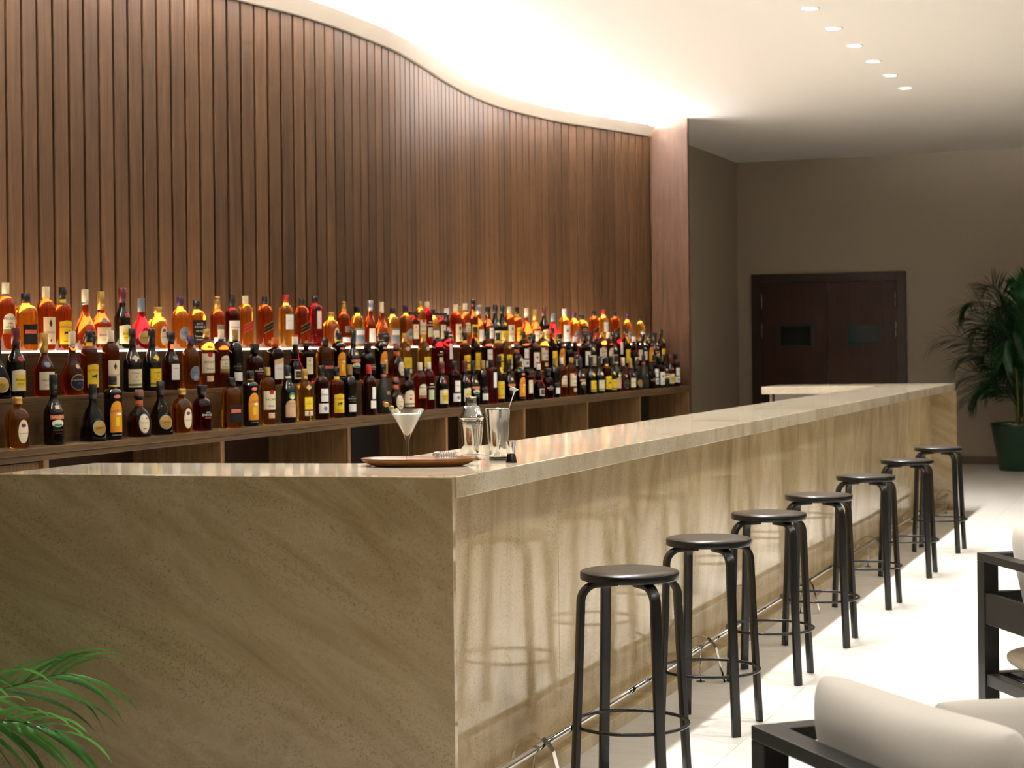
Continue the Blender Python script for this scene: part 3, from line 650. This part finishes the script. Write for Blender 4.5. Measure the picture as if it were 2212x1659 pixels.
kind('campari', 'bright red bitter bottle with pale green label', std(.036, .2, .248, .0135, .295), 'red', [(.256, .30, .0152, .0152, 'cream')],
     [('none', 0, 0, 0, '', [('CAMPARI', .142, .0125, 'white')]), ('rect', .062, .125, .017, 'green', []), ('rect', .158, .164, .012, 'green', [])])
kind('licor43', 'tall slim bottle with yellow body and neck labels', std(.034, .185, .27, .014, .32, 's'), 'brown', [(.288, .33, .0162, .0145, 'black')],
     [('rect', .03, .15, .026, 'yellow', [('Licor', .122, .012, 'red'), ('43', .1, .015, 'red')]), ('rect', .05, .056, .026, 'gold', []), ('oval', .205, .25, .011, 'yellow', [], 0, .002)])
kind('jimbeam', 'square bourbon bottle with large white label', std(.035, .165, .21, .0145, .275, n=5), 'brown', [(.226, .28, .0162, .0162, 'black')],
     [('rect', .028, .142, .034, 'white', [('JIM BEAM', .048, .008, 'black')]), ('disc', .092, .116, .009, 'red', [])])
kind('jimbeam_white', 'amber bourbon bottle with white cap and label', std(.036, .18, .225, .0145, .285, n=4), 'amber', [(.236, .292, .0165, .0165, 'white')],
     [('rect', .024, .16, .035, 'white', [('JIM BEAM', .05, .008, 'black')]), ('disc', .1, .124, .009, 'red', [])])

T3 = '13 brugal,55 drambuie,100 fundador,137 veterano,184 courvoisier,220 hennessy,266 bodega,305 carlos_red,340 crown,389 chivas,426 jack,470 goldtop,503 canadian,532 jw_red,573 jw_black,618 grants,653 jw_black,681 reddot,714 crown,742 goldtop,773 grouse,800 silverstop,824 courvoisier,848 grouse,876 chivas,893 disaronno,907 bacardi,922 campari,936 grouse,950 disaronno,966 grandmarnier,984 fundador,995 goldtop,1006 brugal,1022 licor43,1034 silverstop,1055 cardhu,1071 torres5,1086 torres10,1101 fundador,1116 veterano,1138 courvoisier,1157 hennessy,1175 bodega,1196 carlos_red,1220 jimbeam_white,1240 chivas,1258 jack,1284 jw_black,1304 grants,1329 jw_black,1354 chivas,1383 grouse'
T2 = '-4 carlos,32 bodega,97 hennessy,155 courvoisier,195 veterano,237 fundador,287 torres5,331 torres10,371 cardhu,413 chivas,446 bacardi,480 brugal,511 barcelo,550 imperial,594 cointreau,636 grandmarnier,664 disaronno,703 drambuie,734 kahlua,763 baileys,795 imperial,821 kahlua,856 donjulio,877 cuervo,918 cuervo,944 campari,967 reddot,1004 veterano,1028 licor43,1054 dewars,1075 veterano,1093 cuervo,1115 donjulio,1132 dewars,1151 jimbeam,1173 bacardi,1193 licor43,1209 kahlua,1228 imperial,1244 grandmarnier,1262 jimbeam,1276 torres5,1289 redcap,1301 bacardi,1316 brugal,1326 torres5,1336 reddot,1352 licor43,1369 grandmarnier,1379 disaronno,1389 cardhu,1404 kahlua,1414 baileys,1429 licor43'
T1 = '39 crown,118 baileys,199 carlos,242 kahlua,300 donjulio,349 carlos,391 crown,435 imperial,502 drambuie,542 kahlua,580 bacardi,622 fernet,659 cuervo,692 dewars,730 veterano,754 barcelo,796 redcap,830 remy,857 donjulio,880 knob,906 brugal,928 campari,954 bodega,981 dewars,1003 bodega,1022 baileys,1043 barcelo,1063 reddot,1078 licor43,1101 baileys,1122 kahlua,1138 disaronno,1164 grandmarnier,1181 imperial,1197 barcelo,1215 brugal,1234 bacardi,1254 baileys,1275 torres10,1293 torres5,1310 veterano,1320 torres10,1331 fernet,1347 courvoisier,1360 hennessy,1374 carlos,1391 remy,1404 imperial,1415 dewars,1425 jimbeam,1436 baileys,1447 bodega,1459 dewars'
def shelf_y(u, x, z):                          # where a sight line at column u meets the shelf line x, height z
    a = u - CX; lo, hi = 4.0, 18.0
    for _ in range(50):
        y = (lo + hi) / 2; X = x * Rv.x + y * Rv.y; Z = x * Fv.x + y * Fv.y
        if F_PX * X / Z + ROLL * (-F_PX * (z - EYE) / Z) < a: lo = y
        else: hi = y
    return y
rb = random.Random(11); BW, BH = 1.14, 1.06
TN = ('lowest', 'middle', 'top')
for ti, spec in ((2, T3), (1, T2), (0, T1)):
    items = [s.strip().split(' ') for s in spec.split(',')]
    x = (-4.836, -4.996, -5.134)[ti]; z = TIER[ti]
    P = [[shelf_y(float(u), x, z + .1), k] for u, k in items]
    for _ in range(200):                        # settle: no two bottles closer than their widths
        for i in range(len(P) - 1):
            need = BW * (KIND[P[i][1]][2] + KIND[P[i + 1][1]][2]) + .003; gap = P[i + 1][0] - P[i][0]
            if gap < need: P[i][0] -= (need - gap) / 2; P[i + 1][0] += (need - gap) / 2
    over = P[-1][0] + BW * KIND[P[-1][1]][2] - 16.66
    if over > 0:
        for i in range(len(P) - 1, -1, -1):
            lim = 16.66 - BW * KIND[P[i][1]][2] if i == len(P) - 1 else P[i + 1][0] - BW * (KIND[P[i][1]][2] + KIND[P[i + 1][1]][2]) - .003
            P[i][0] = min(P[i][0], lim)
    for i, (y, k) in enumerate(P):
        desc, parts, rad, h = KIND[k]; rad *= BW
        jx = rb.uniform(-.008, .008) if ti < 2 else rb.uniform(-.004, .004)
        t = thing('liquor_bottle', '%s, %s from left on %s tier' % (desc, ordinal(i + 1), TN[ti]), 'bottle', (max(x + jx, TX[ti] - .2) if ti == 2 else min(x + jx, TX[ti] - rad - .004), y, z + .0004), math.radians(rb.uniform(-34, -16)), 'bottles on the %s tier of the display' % TN[ti])
        t.scale = (BW, BW, BH)
        made = []
        for nm, me, pi in parts:
            made.append(link(nm, me, None, t if pi is None else made[pi]))
            if nm == 'stud_pattern': made[-1]['kind'] = 'stuff'

# ================================================================== BAR STOOLS
ST_H = .725
seat_me = MB().lathe([(.150, ST_H - .027), (.163, ST_H - .026), (.1645, ST_H - .023), (.1645, ST_H - .0035), (.163, ST_H - .0015), (.1615, ST_H - .001)], 48).mesh('seat'); seat_me.materials.append(BLACKST)
pad_me = MB().lathe([(.1612, ST_H - .0010), (.1608, ST_H), (.08, ST_H + .0004)], 48).mesh('seat_top'); pad_me.materials.append(SEATM)
plate_me = MB().lathe([(.085, ST_H - .035), (.085, ST_H - .0275)], 24).mesh('seat_plate'); plate_me.materials.append(BLACKST)
def leg_mesh():
    path = [(.05, ST_H - .0375), (.10, ST_H - .0375), (.125, ST_H - .0375)]
    for k in range(1, 9):
        a = k / 8 * math.radians(86); path.append((.125 + .055 * math.sin(a), ST_H - .0375 - .055 * (1 - math.cos(a))))
    path += [(.19, .4), (.211, .0012)]
    R = []
    for i, (r, z) in enumerate(path):
        p = path[max(i - 1, 0)]; q = path[min(i + 1, len(path) - 1)]
        t = Vector((q[0] - p[0], q[1] - p[1])).normalized(); n = Vector((-t.y, t.x)) * .0092
        if i == len(path) - 1: n = Vector((.0092, 0))
        w_ = .0165
        R.append([(r + n.x, -w_, z + n.y), (r + n.x, w_, z + n.y), (r - n.x, w_, z - n.y), (r - n.x, -w_, z - n.y)])
    me = MB().rings(R, sm=False).mesh('leg')
    bevel(me, .0022, 2, .9); me.materials.append(BLACKST)
    for p in me.polygons: p.use_smooth = True
    return me
leg_me = leg_mesh()
ring2 = MB().tube([(.190 * math.cos(a * math.pi / 28), .190 * math.sin(a * math.pi / 28), .222) for a in range(56)], .0062, 8, closed=True).mesh('foot_ring'); ring2.materials.append(BLACKST)
stools = [(-1.775, 5.49), (-1.78, 6.50), (-1.785, 7.52), (-1.765, 8.49), (-1.76, 9.75), (-1.745, 11.10), (-1.735, 12.43)]
sl = ['first bar stool, nearest the camera, black with round seat', 'second black round bar stool counted from the camera', 'third black round bar stool counted from the camera', 'fourth black round bar stool counted from the camera, middle of the row', 'fifth black round bar stool counted from the camera', 'sixth black round bar stool counted from the camera', 'seventh black round bar stool, farthest from the camera by the bar end']
for k, (x, y) in enumerate(stools):
    t = thing('bar_stool', sl[k], 'bar stool', (x, y, 0), math.radians((0, -3, 2, 3, -2, 1, -1)[k]), 'bar stools in a row along the counter')
    link('seat', seat_me, None, t); link('seat_top', pad_me, None, t); link('seat_plate', plate_me, None, t); link('foot_ring', ring2, None, t)
    for j in range(4): link('leg', leg_me, None, t, rot=(0, 0, math.pi / 4 + j * math.pi / 2))

# ================================================================== DRINKS TRAY AND BAR TOOLS
ZT = HB + .0004
def thin_glass():
    t = NT('thin_clear_glass'); tr = t.n('ShaderNodeBsdfTransparent'); tr.inputs[0].default_value = (.97, .98, .97, 1)
    gl = t.n('ShaderNodeBsdfGlossy'); gl.inputs['Roughness'].default_value = .02; lw = t.n('ShaderNodeLayerWeight'); lw.inputs[0].default_value = .5; pw = t.n('ShaderNodeMath', operation='POWER'); t.l(lw.outputs['Facing'], pw.inputs[0]); pw.inputs[1].default_value = 2.2; ma = t.n('ShaderNodeMath', operation='MULTIPLY_ADD'); t.l(pw.outputs[0], ma.inputs[0]); ma.inputs[1].default_value = .8; ma.inputs[2].default_value = .04
    ms = t.n('ShaderNodeMixShader'); t.l(ma.outputs[0], ms.inputs[0]); t.l(tr.outputs[0], ms.inputs[1]); t.l(gl.outputs[0], ms.inputs[2]); t.l(ms.outputs[0], t.out.inputs[0]); return t.m
clear = thin_glass()
TRC, TRA = (-2.305, 4.985), math.radians(17)
def ell(a, b, z, n=40, pw=2.5): return [(a * math.copysign(abs(math.cos(t)) ** (2 / pw), math.cos(t)), b * math.copysign(abs(math.sin(t)) ** (2 / pw), math.sin(t)), z) for t in [2 * math.pi * j / n for j in range(n)]]
tr_me = MB().rings([ell(.135, .058, 0), ell(.155, .068, .004), ell(.178, .08, .016), ell(.185, .084, .0245), ell(.181, .081, .0250), ell(.172, .076, .014), ell(.15, .064, .0095), ell(.05, .02, .009)]).mesh('serving_tray')
tray = link('serving_tray', tr_me, TRAYW, None, (TRC[0], TRC[1], ZT), (0, 0, TRA)); tag(tray, 'oval wooden serving tray on the near end of the counter', 'tray')
ZG = ZT + .0098
mg = thing('martini_glass', 'martini glass of pale cocktail with olives, standing on the wooden tray', 'cocktail glass', (-2.352, 5.0, ZG))
o_ = [(.0355, 0), (.036, .0012), (.012, .0035), (.0048, .007), (.0038, .03), (.0042, .055), (.0075, .075), (.013, .088), (.0575, .168)]
i_ = [(.0565, .168), (.0118, .0905), (.004, .084)]
gm = MB().lathe(o_ + i_, 40).obj('glass_bowl', clear, mg)
liqm = NT('cloudy_cocktail'); liqm.set(Base_Color=(.99, .99, .95), Roughness=.3, Subsurface_Weight=.15); liqm.b.inputs['Subsurface Radius'].default_value = (.02, .02, .015); liqm = liqm.m
MB().lathe([(.0036, .0855), (.0112, .0912), (.0472, .1525), (.0472, .1528)], 36).obj('cocktail', liqm, mg)
pk = MB().tube([(-.012, -.004, .150), (-.052, -.012, .172), (-.076, -.018, .190)], .0011, 6).obj('cocktail_pick', pm((206, 176, 120), .5), mg)
olm = plain('olive_green', (168, 158, 70), .25)
for (ax, ay, az) in ((-.034, -.0085, .1625), (-.048, -.0115, .1715), (-.0655, -.0155, .183)):
    ov = MB().lathe([(.0015, -.0088), (.0058, -.0065), (.0082, 0), (.0058, .0065), (.0015, .0088)], 14).obj('olive', olm, mg, loc=(ax, ay, az), rot=(0, .9, .2))
MB().lathe([(.001, -.005), (.0035, -.003), (.0045, 0), (.0035, .003), (.001, .005)], 12).obj('cherry', pm((176, 20, 22), .2), mg, loc=(-.0735, -.0175, .189))
# hawthorne strainer on the tray
sa = math.radians(20)
hs_ = thing('cocktail_strainer', 'steel spring cocktail strainer lying on the right end of the tray', 'strainer', (-2.222, 5.012, ZT + .0258), sa)
m = MB(); N = 150; pts = []
for k in range(N + 1):
    a = math.radians(35) + k / N * math.radians(290); b = k * 2 * math.pi * 24 / N
    rr = .036 + .0068 * math.cos(b); pts.append((rr * math.cos(a), rr * math.sin(a), .0085 + .0075 * math.sin(b)))
fine = []
for k in range(N * 4 + 1):
    q = k / 4; a = math.radians(35) + q / N * math.radians(290); b = q * 2 * math.pi * 24 / N
    rr = .036 + .0068 * math.cos(b); fine.append((rr * math.cos(a), rr * math.sin(a), .0085 + .0075 * math.sin(b)))
m.tube(fine, .0013, 5).obj('spring_coil', STEELB, hs_)
MB().lathe([(.036, -.003), (.037, -.002), (.036, -.0012)], 32).obj('strainer_plate', STEELB, hs_)
h = MB().rings([[(x, -w2, z), (x, w2, z), (x, w2 * .9, z + .003), (x, -w2 * .9, z + .003)] for x, w2, z in ((.030, .010, -.001), (.055, .008, .006), (.10, .009, .008), (.128, .0125, .004), (.142, .0125, .002), (.148, .008, .0015))], sm=False)
link('handle', bevel(h.mesh('handle'), .001), STEELB, hs_)
# cobbler shaker
sk = thing('cocktail_shaker', 'polished steel three piece cocktail shaker behind the tray', 'shaker', (-2.258, 5.300, ZT))
MB().lathe([(.029, 0), (.031, .002), (.0335, .05), (.038, .1), (.0405, .125), (.0405, .134)], 40).obj('shaker_body', CHROME, sk)
MB().lathe([(.0405, .1345), (.0425, .139), (.0415, .143), (.036, .153), (.0305, .167), (.027, .175), (.019, .179)], 40).obj('strainer_top', CHROME, sk)
MB().lathe([(.0195, .1792), (.0195, .1825), (.0185, .184), (.0195, .1855), (.0185, .188), (.0195, .1905), (.0185, .193), (.0195, .1955), (.0185, .198), (.0192, .205), (.0175, .2075)], 32).obj('cap', CHROME, sk)
MB().lathe([(.0408, .116), (.0411, .1175), (.0408, .119)], 40, cap0=False, cap1=False).obj('rim_line', CHROME, sk)
# mixing tin with spoon
tn = thing('mixing_tin', 'tall open steel mixing tin right of the shaker', 'mixing tin', (-2.160, 5.292, ZT))
MB().lathe([(.0275, 0), (.029, .002), (.0325, .05), (.0375, .12), (.0405, .165), (.0415, .169), (.0405, .1695), (.0392, .165), (.036, .12), (.031, .05), (.027, .006)], 40).obj('tin_body', CHROME, tn)
MB().lathe([(.0292, .001), (.0302, .003), (.0296, .012), (.0292, .0125)], 40).obj('base_band', DARKST, tn)
sp = thing('bar_spoon', 'slim steel bar spoon with triangular end leaning in the mixing tin', 'bar spoon', (-2.160, 5.292, ZT + .0085))
A, B = Vector((-.016, -.006, .004)), Vector((.053, .021, .218))
MB().tube([A, A.lerp(B, .3), A.lerp(B, .6), B], [.0018, .0016, .0016, .0018], 8).obj('shaft', STEELB, sp)
MB().lathe([(.001, -.0), (.006, .003), (.009, .010), (.006, .018), (.001, .021)], 14).obj('bowl', CHROME, sp, loc=A - Vector((0, 0, .004)))
d_ = (B - A).normalized()
tri = MB().add([B + Vector(v) for v in ((-.013, -.005, .016), (.012, .005, .004), (-.002, -.001, -.006), (-.013, -.0075, .0155), (.012, .0025, .0035), (-.002, -.0035, -.0065))], [(0, 1, 2), (5, 4, 3), (0, 3, 4, 1), (1, 4, 5, 2), (2, 5, 3, 0)])
tri.obj('muddler_end', pm((232, 232, 230), .4), sp)  # white paint stands in for a bright reflection on the steel
# jigger
jg = thing('jigger', 'small double ended steel jigger beside the mixing tin', 'jigger', (-2.068, 5.178, ZT))
MB().lathe([(.0185, 0), (.0182, .003), (.0135, .0265), (.0125, .029)], 32).obj('small_cup', DARKST, jg)
MB().lathe([(.0125, .0292), (.0135, .032), (.0172, .067), (.0178, .0695), (.0168, .0695), (.0128, .034)], 32).obj('large_cup', CHROME, jg)

# ================================================================== LOUNGE CHAIRS
def pillow(sx, sy, sz, seed, n=18, sag=.02, crease=.012, pw=.36, rnd=.13):
    r = random.Random(seed); ph = [r.uniform(0, 6.28) for _ in range(8)]
    v, f = [], []
    def side(sgn):
        b = len(v)
        for i in range(n + 1):
            for j in range(n + 1):
                a, c = math.sin((2 * i / n - 1) * math.pi / 2), math.sin((2 * j / n - 1) * math.pi / 2)
                k = (1 - abs(a) ** 3.2) * (1 - abs(c) ** 3.2); h = sz * (max(k, 0) ** pw)
                pin = 1 - .05 * (1 - abs(a) ** 2) * abs(c) ** 4 ; pin2 = 1 - .05 * (1 - abs(c) ** 2) * abs(a) ** 4
                wob = crease * sz / .1 * (math.sin(5 * a + 3 * c + ph[0]) + .7 * math.sin(9 * c - 4 * a + ph[1])) * .18 * min(1, k * 2)
                rc = 1 - rnd * (abs(a) * abs(c)) ** 3; v.append((sx * a * pin2 * rc, sy * c * pin * rc - sag * (1 - a * a) * (1 if c > 0 else 0) * max(0, c), sgn * (h + wob)))
        for i in range(n):
            for j in range(n):
                q = (b + i * (n + 1) + j, b + (i + 1) * (n + 1) + j, b + (i + 1) * (n + 1) + j + 1, b + i * (n + 1) + j + 1)
                f.append(q if sgn > 0 else q[::-1])
    side(1); side(-1)
    me = mesh('pillow', v, f, True)
    bm = bmesh.new(); bm.from_mesh(me); bmesh.ops.remove_doubles(bm, verts=bm.verts, dist=1e-5); bmesh.ops.recalc_face_normals(bm, faces=bm.faces); bm.to_mesh(me); bm.free()
    for p in me.polygons: p.use_smooth = True
    return me
def lounge(loc, a1, label, blabel, slabel, seed):
    # local: +x along the back (a1, towards the camera), +y from the back towards the front of the seat
    W, D, H_ = .86, .80, .68; q = .03
    t = thing('lounge_chair', label, 'armchair', (*loc, 0), math.atan2(a1[1], a1[0]), 'black framed lounge chairs')
    def b(name, x0, x1, y0, y1, z0, z1, mt=BLACKM): return bbox(name, x0, x1, y0, y1, z0, z1, mt, t, bw=.003)
    for x in (0, W - .058):
        for y in (0, D - .058): b('leg', x, x + .058, y, y + .058, 0, H_ - .0302)
    b('back_rail', 0, W, 0, .058, H_ - .03, H_); b('back_panel', .0585, W - .0585, .004, .03, .42, .535)
    for x in (0, W - .058):
        b('arm_rail', x, x + .058, .0585, D, H_ - .03, H_); b('side_panel', x + (.004 if x == 0 else .028), x + (.03 if x == 0 else .054), .0585, D - .0585, .42, .535)
    b('seat_rail', .0585, W - .0585, .006, .05, .19, .235); b('seat_rail', .0585, W - .0585, D - .05, D - .006, .19, .235)
    b('seat_rail', .006, .05, .0585, D - .0585, .19, .235); b('seat_rail', W - .05, W - .006, .0585, D - .0585, .19, .235)
    for i in range(6): b('seat_slat', .051, W - .051, .10 + i * .105, .16 + i * .105, .218, .234)
    s = Matrix.Rotation(t.rotation_euler.z, 4, 'Z'); base = Vector((*loc, 0))
    def put(name, me, mt, p, rot, lab, cat, grp):
        o = link(name, me, mt); o.matrix_world = Matrix.Translation(base + s @ Vector(p)) @ s @ rot; tag(o, lab, cat, grp); return o
    sc = pillow(.376, .348, .06, seed, n=30, sag=0, crease=.004, pw=.22, rnd=.04); put('seat_cushion', sc, FABRICB, (W / 2, D / 2 + .015, .298), Matrix.Identity(4), slabel, 'cushion', 'seat cushions of the lounge chairs')
    bc = pillow(.360, .235, .076, seed + 1, n=28, pw=.36, rnd=.1)
    put('back_cushion', bc, FABRIC, (W / 2 - .008, .160, .59), Matrix.Rotation(math.radians(90 + 11), 4, 'X') @ Matrix.Rotation(math.radians(1.5), 4, 'Z'), blabel, 'cushion', 'back cushions of the lounge chairs')
    return t, put
tA, putA = lounge((-.885, 3.546), (.655, -.755), 'black metal lounge chair in the near right corner', 'plump greige cushion leaning on the back of the near lounge chair', 'sand seat cushion of the near lounge chair', 5)
putA('throw_pillow', pillow(.25, .19, .085, 31), FABRIC, (.185, .575, .565), Matrix.Rotation(math.radians(-90), 4, 'Z') @ Matrix.Rotation(math.radians(101), 4, 'X'), 'greige throw pillow leaning on the far arm of the near lounge chair', 'cushion', 'back cushions of the lounge chairs')
lounge((-.797, 6.693), (.53, -.848), 'black metal lounge chair at the right edge, farther from the camera', 'greige cushion leaning on the back of the farther lounge chair', 'sand seat cushion of the farther lounge chair', 9)

# ================================================================== PALMS
def leaflet_mesh(L, wd, droop, fold=.35):
    n = 8; v = []
    for i in range(n + 1):
        t = i / n; x = L * t; w_ = wd * (math.sin(math.pi * min(1, .12 + t * .88)) ** .7) * (1 - t * .25); z = -droop * L * t ** 2.2
        x -= droop * L * .35 * t ** 3
        v += [(x, -w_, z + w_ * fold), (x, 0, z), (x, w_, z + w_ * fold)]
    f = []
    for i in range(n):
        a = 3 * i; f += [(a, a + 3, a + 4, a + 1), (a + 1, a + 4, a + 5, a + 2)]
    return mesh('leaflet', v, f, True)
def bez(P, n):
    out = []
    for k in range(n + 1):
        t = k / n; q = [Vector(p) for p in P]
        while len(q) > 1: q = [a.lerp(b, t) for a, b in zip(q, q[1:])]
        out.append(q[0])
    return out
LM = [leaflet_mesh(.27, .0145, .30), leaflet_mesh(.24, .0135, .5), leaflet_mesh(.17, .010, .25)]
for q in LM: q.materials.append(LEAF)
def basis(x, up):
    x = x.normalized(); y = up.cross(x).normalized(); z = x.cross(y); return Matrix((x, y, z)).transposed().to_4x4()
def frond(parent, P, nl, seed, start=.22, scale=1.0, up=Vector((0, 0, 1)), spread=52):
    r = random.Random(seed); pts = bez(P, 24)
    st = MB().tube(pts, [.0065 * (1 - .8 * i / 24) for i in range(25)], 6).obj('frond', pm((92, 122, 52), .4), parent)
    for i in range(nl):
        t = start + (1 - start) * i / (nl - 1); k = min(23, int(t * 24)); p = pts[k].lerp(pts[k + 1], t * 24 - k); d = (pts[k + 1] - pts[k]).normalized()
        side = d.cross(up).normalized(); nrm = side.cross(d)
        for sg in (-1, 1):
            a = math.radians(spread * (1 - .55 * t) + r.uniform(-6, 6)); x = d * math.cos(a) + (side * sg * .5 + nrm * (.85 if sg > 0 else -.55)).normalized() * math.sin(a)
            sc = scale * (.72 + .5 * math.sin(math.pi * (.15 + .8 * t))) * r.uniform(.85, 1.12)
            M_ = Matrix.Translation(p) @ basis(x, (nrm + side * sg * -.25).normalized()) @ Matrix.Scale(sc, 4)
            o = link('leaflet', LM[r.choice((0, 0, 1))], None, st); o.matrix_local = M_
    return st
PX, PY = -3.80, 3.95
pl = thing('potted_palm', 'glossy green palm in front of the marble bar end at the left edge', 'potted plant', (PX, PY, 0))
MB().lathe([(.15, 0), (.16, .005), (.2, .34), (.205, .36), (.195, .362), (.185, .34), (.18, .32)], 36).obj('pot', pm((38, 62, 44), .4), pl)
MB().lathe([(.181, .318), (.16, .33), (.05, .335)], 24).obj('soil', pm((58, 42, 30), .9), pl)
def pp(u, v, y=4.1): return Vector((-3.233 + .00157 * u - PX, y - PY, .461 - (v - 1520) * .00131))
F = [([(0, 0, .33), (.12, .03, .47), pp(-60, 1540, 4.05), pp(50, 1462, 4.12), pp(120, 1452, 4.14)], 13, 4, .2, 1.15),
     ([(0, .02, .33), (.10, .0, .42), pp(-90, 1560, 3.98), pp(60, 1505, 3.97), pp(175, 1545, 3.98)], 12, 5, .3, 1.1),
     ([(0, -.02, .33), (.1, -.08, .5), (.22, -.16, .56), (.34, -.24, .5), (.42, -.3, .4)], 12, 6, .25, 1),
     ([(0, 0, .33), (-.05, .08, .6), (-.1, .14, .8), (-.2, .18, .9), (-.3, .2, .88)], 12, 7, .25, 1),
     ([(0, 0, .33), (-.1, -.05, .55), (-.25, -.1, .68), (-.4, -.15, .66), (-.5, -.18, .55)], 12, 8, .25, 1)]
for P, nl, sd, st, sc in F: frond(pl, P, nl, sd, st, sc)
# far palm, fronds with joined fine leaflets
QX, QY = -1.90, 20.25
fp = thing('potted_palm', 'tall bushy palm in a dark green pot by the rear wall', 'potted plant', (QX, QY, 0))
MB().lathe([(.24, 0), (.25, .01), (.335, .5), (.345, .53), (.33, .532), (.318, .5), (.31, .485)], 40).obj('pot', plain('dark_green_pot', (28, 58, 38), .35), fp)
MB().lathe([(.311, .483), (.2, .49), (.05, .492)], 24).obj('soil', pm((60, 46, 34), .9), fp)
rp = random.Random(21); peb = MB()
peb.add([], [])
for k in range(70):
    a, rr = rp.uniform(0, 6.28), .29 * math.sqrt(rp.random()); s = rp.uniform(.018, .03)
    m_ = MB().lathe([(.2 * s, -.5 * s), (.85 * s, -.3 * s), (s, 0), (.8 * s, .35 * s), (.2 * s, .55 * s)], 8).mesh('pebble')
    link('pebble', m_, pm(((214, 206, 194), (188, 178, 164), (232, 226, 216))[k % 3], .7), fp, loc=(rr * math.cos(a), rr * math.sin(a), .497 + rp.uniform(0, .012)), rot=(0, 0, rp.uniform(0, 3)))
for k in range(6):
    a = k * 1.05; link('stem', MB().tube([(.05 * math.cos(a), .05 * math.sin(a), .48), (.07 * math.cos(a), .07 * math.sin(a), .8), (.1 * math.cos(a), .1 * math.sin(a), 1.15)], [.016, .013, .009], 7).mesh('stem'), pm((104, 104, 46), .5), fp)
def far_frond(P, seed, L=.30):
    r = random.Random(seed); pts = bez(P, 22); m = MB(); m.tube(pts, [.009 * (1 - .8 * i / 22) for i in range(23)], 5)
    for i in range(44):
        t = .22 + .78 * i / 43; k = min(21, int(t * 22)); p = pts[k].lerp(pts[k + 1], t * 22 - k); d = (pts[k + 1] - pts[k]).normalized(); side = d.cross(Vector((0, 0, 1)))
        side = side.normalized() if side.length > .05 else Vector((1, 0, 0)); nrm = side.cross(d)
        for sg in (-1, 1):
            a = math.radians(58 * (1 - .5 * t) + r.uniform(-7, 7)); x = (d * math.cos(a) + (side * sg * .5 + nrm * (.8 * sg + .15)).normalized() * math.sin(a)).normalized()
            l = L * (.45 + .7 * math.sin(math.pi * (.12 + .82 * t))) * r.uniform(.85, 1.1); w_ = .009; s2 = x.cross(nrm).normalized() * w_
            q1 = p + x * l * .5 - Vector((0, 0, .03 * l)); q2 = p + x * l - Vector((0, 0, .22 * l))
            m.add([p - s2 * .5, p + s2 * .5, q1 + s2, q1 - s2, q2], [(0, 1, 2, 3), (3, 2, 4)])
    return m.obj('frond', LEAFD, fp)
FD = [(-1.05, -.1, 1.38, 1.62), (-.62, -.35, 1.80, 2.0), (-.40, .1, 2.05, 2.15), (-.75, .15, .95, 1.2), (-.55, -.3, .78, 1.05), (-.25, -.3, 1.72, 1.95), (.1, -.2, 2.15, 2.0), (.55, -.1, 1.8, 1.95), (.85, .1, 1.4, 1.6), (.6, -.35, 1.2, 1.4), (-.15, -.5, 1.25, 1.6), (.25, .35, 1.95, 1.9), (-.35, .35, 1.6, 1.8), (-.8, -.05, 1.1, 1.45), (-.05, .1, 2.1, 1.9), (.06, -.12, 2.0, 1.8), (-.55, -.15, 1.5, 1.75), (-.45, .2, 1.25, 1.5), (-.7, .05, 1.62, 1.85), (-.3, -.2, 1.0, 1.25), (-.25, .1, 1.4, 1.7), (.3, -.2, 1.5, 1.75), (.1, -.3, 1.1, 1.4), (-.4, -.1, .9, 1.1)]
for k, (ex, ey, ez, mz) in enumerate(FD):
    far_frond([(0, 0, .6), (ex * .12, ey * .12, 1.1 if mz > 1.3 else .8), (ex * .45, ey * .45, mz), (ex * .8, ey * .8, mz + .02), (ex, ey, ez)], 40 + k, .34)
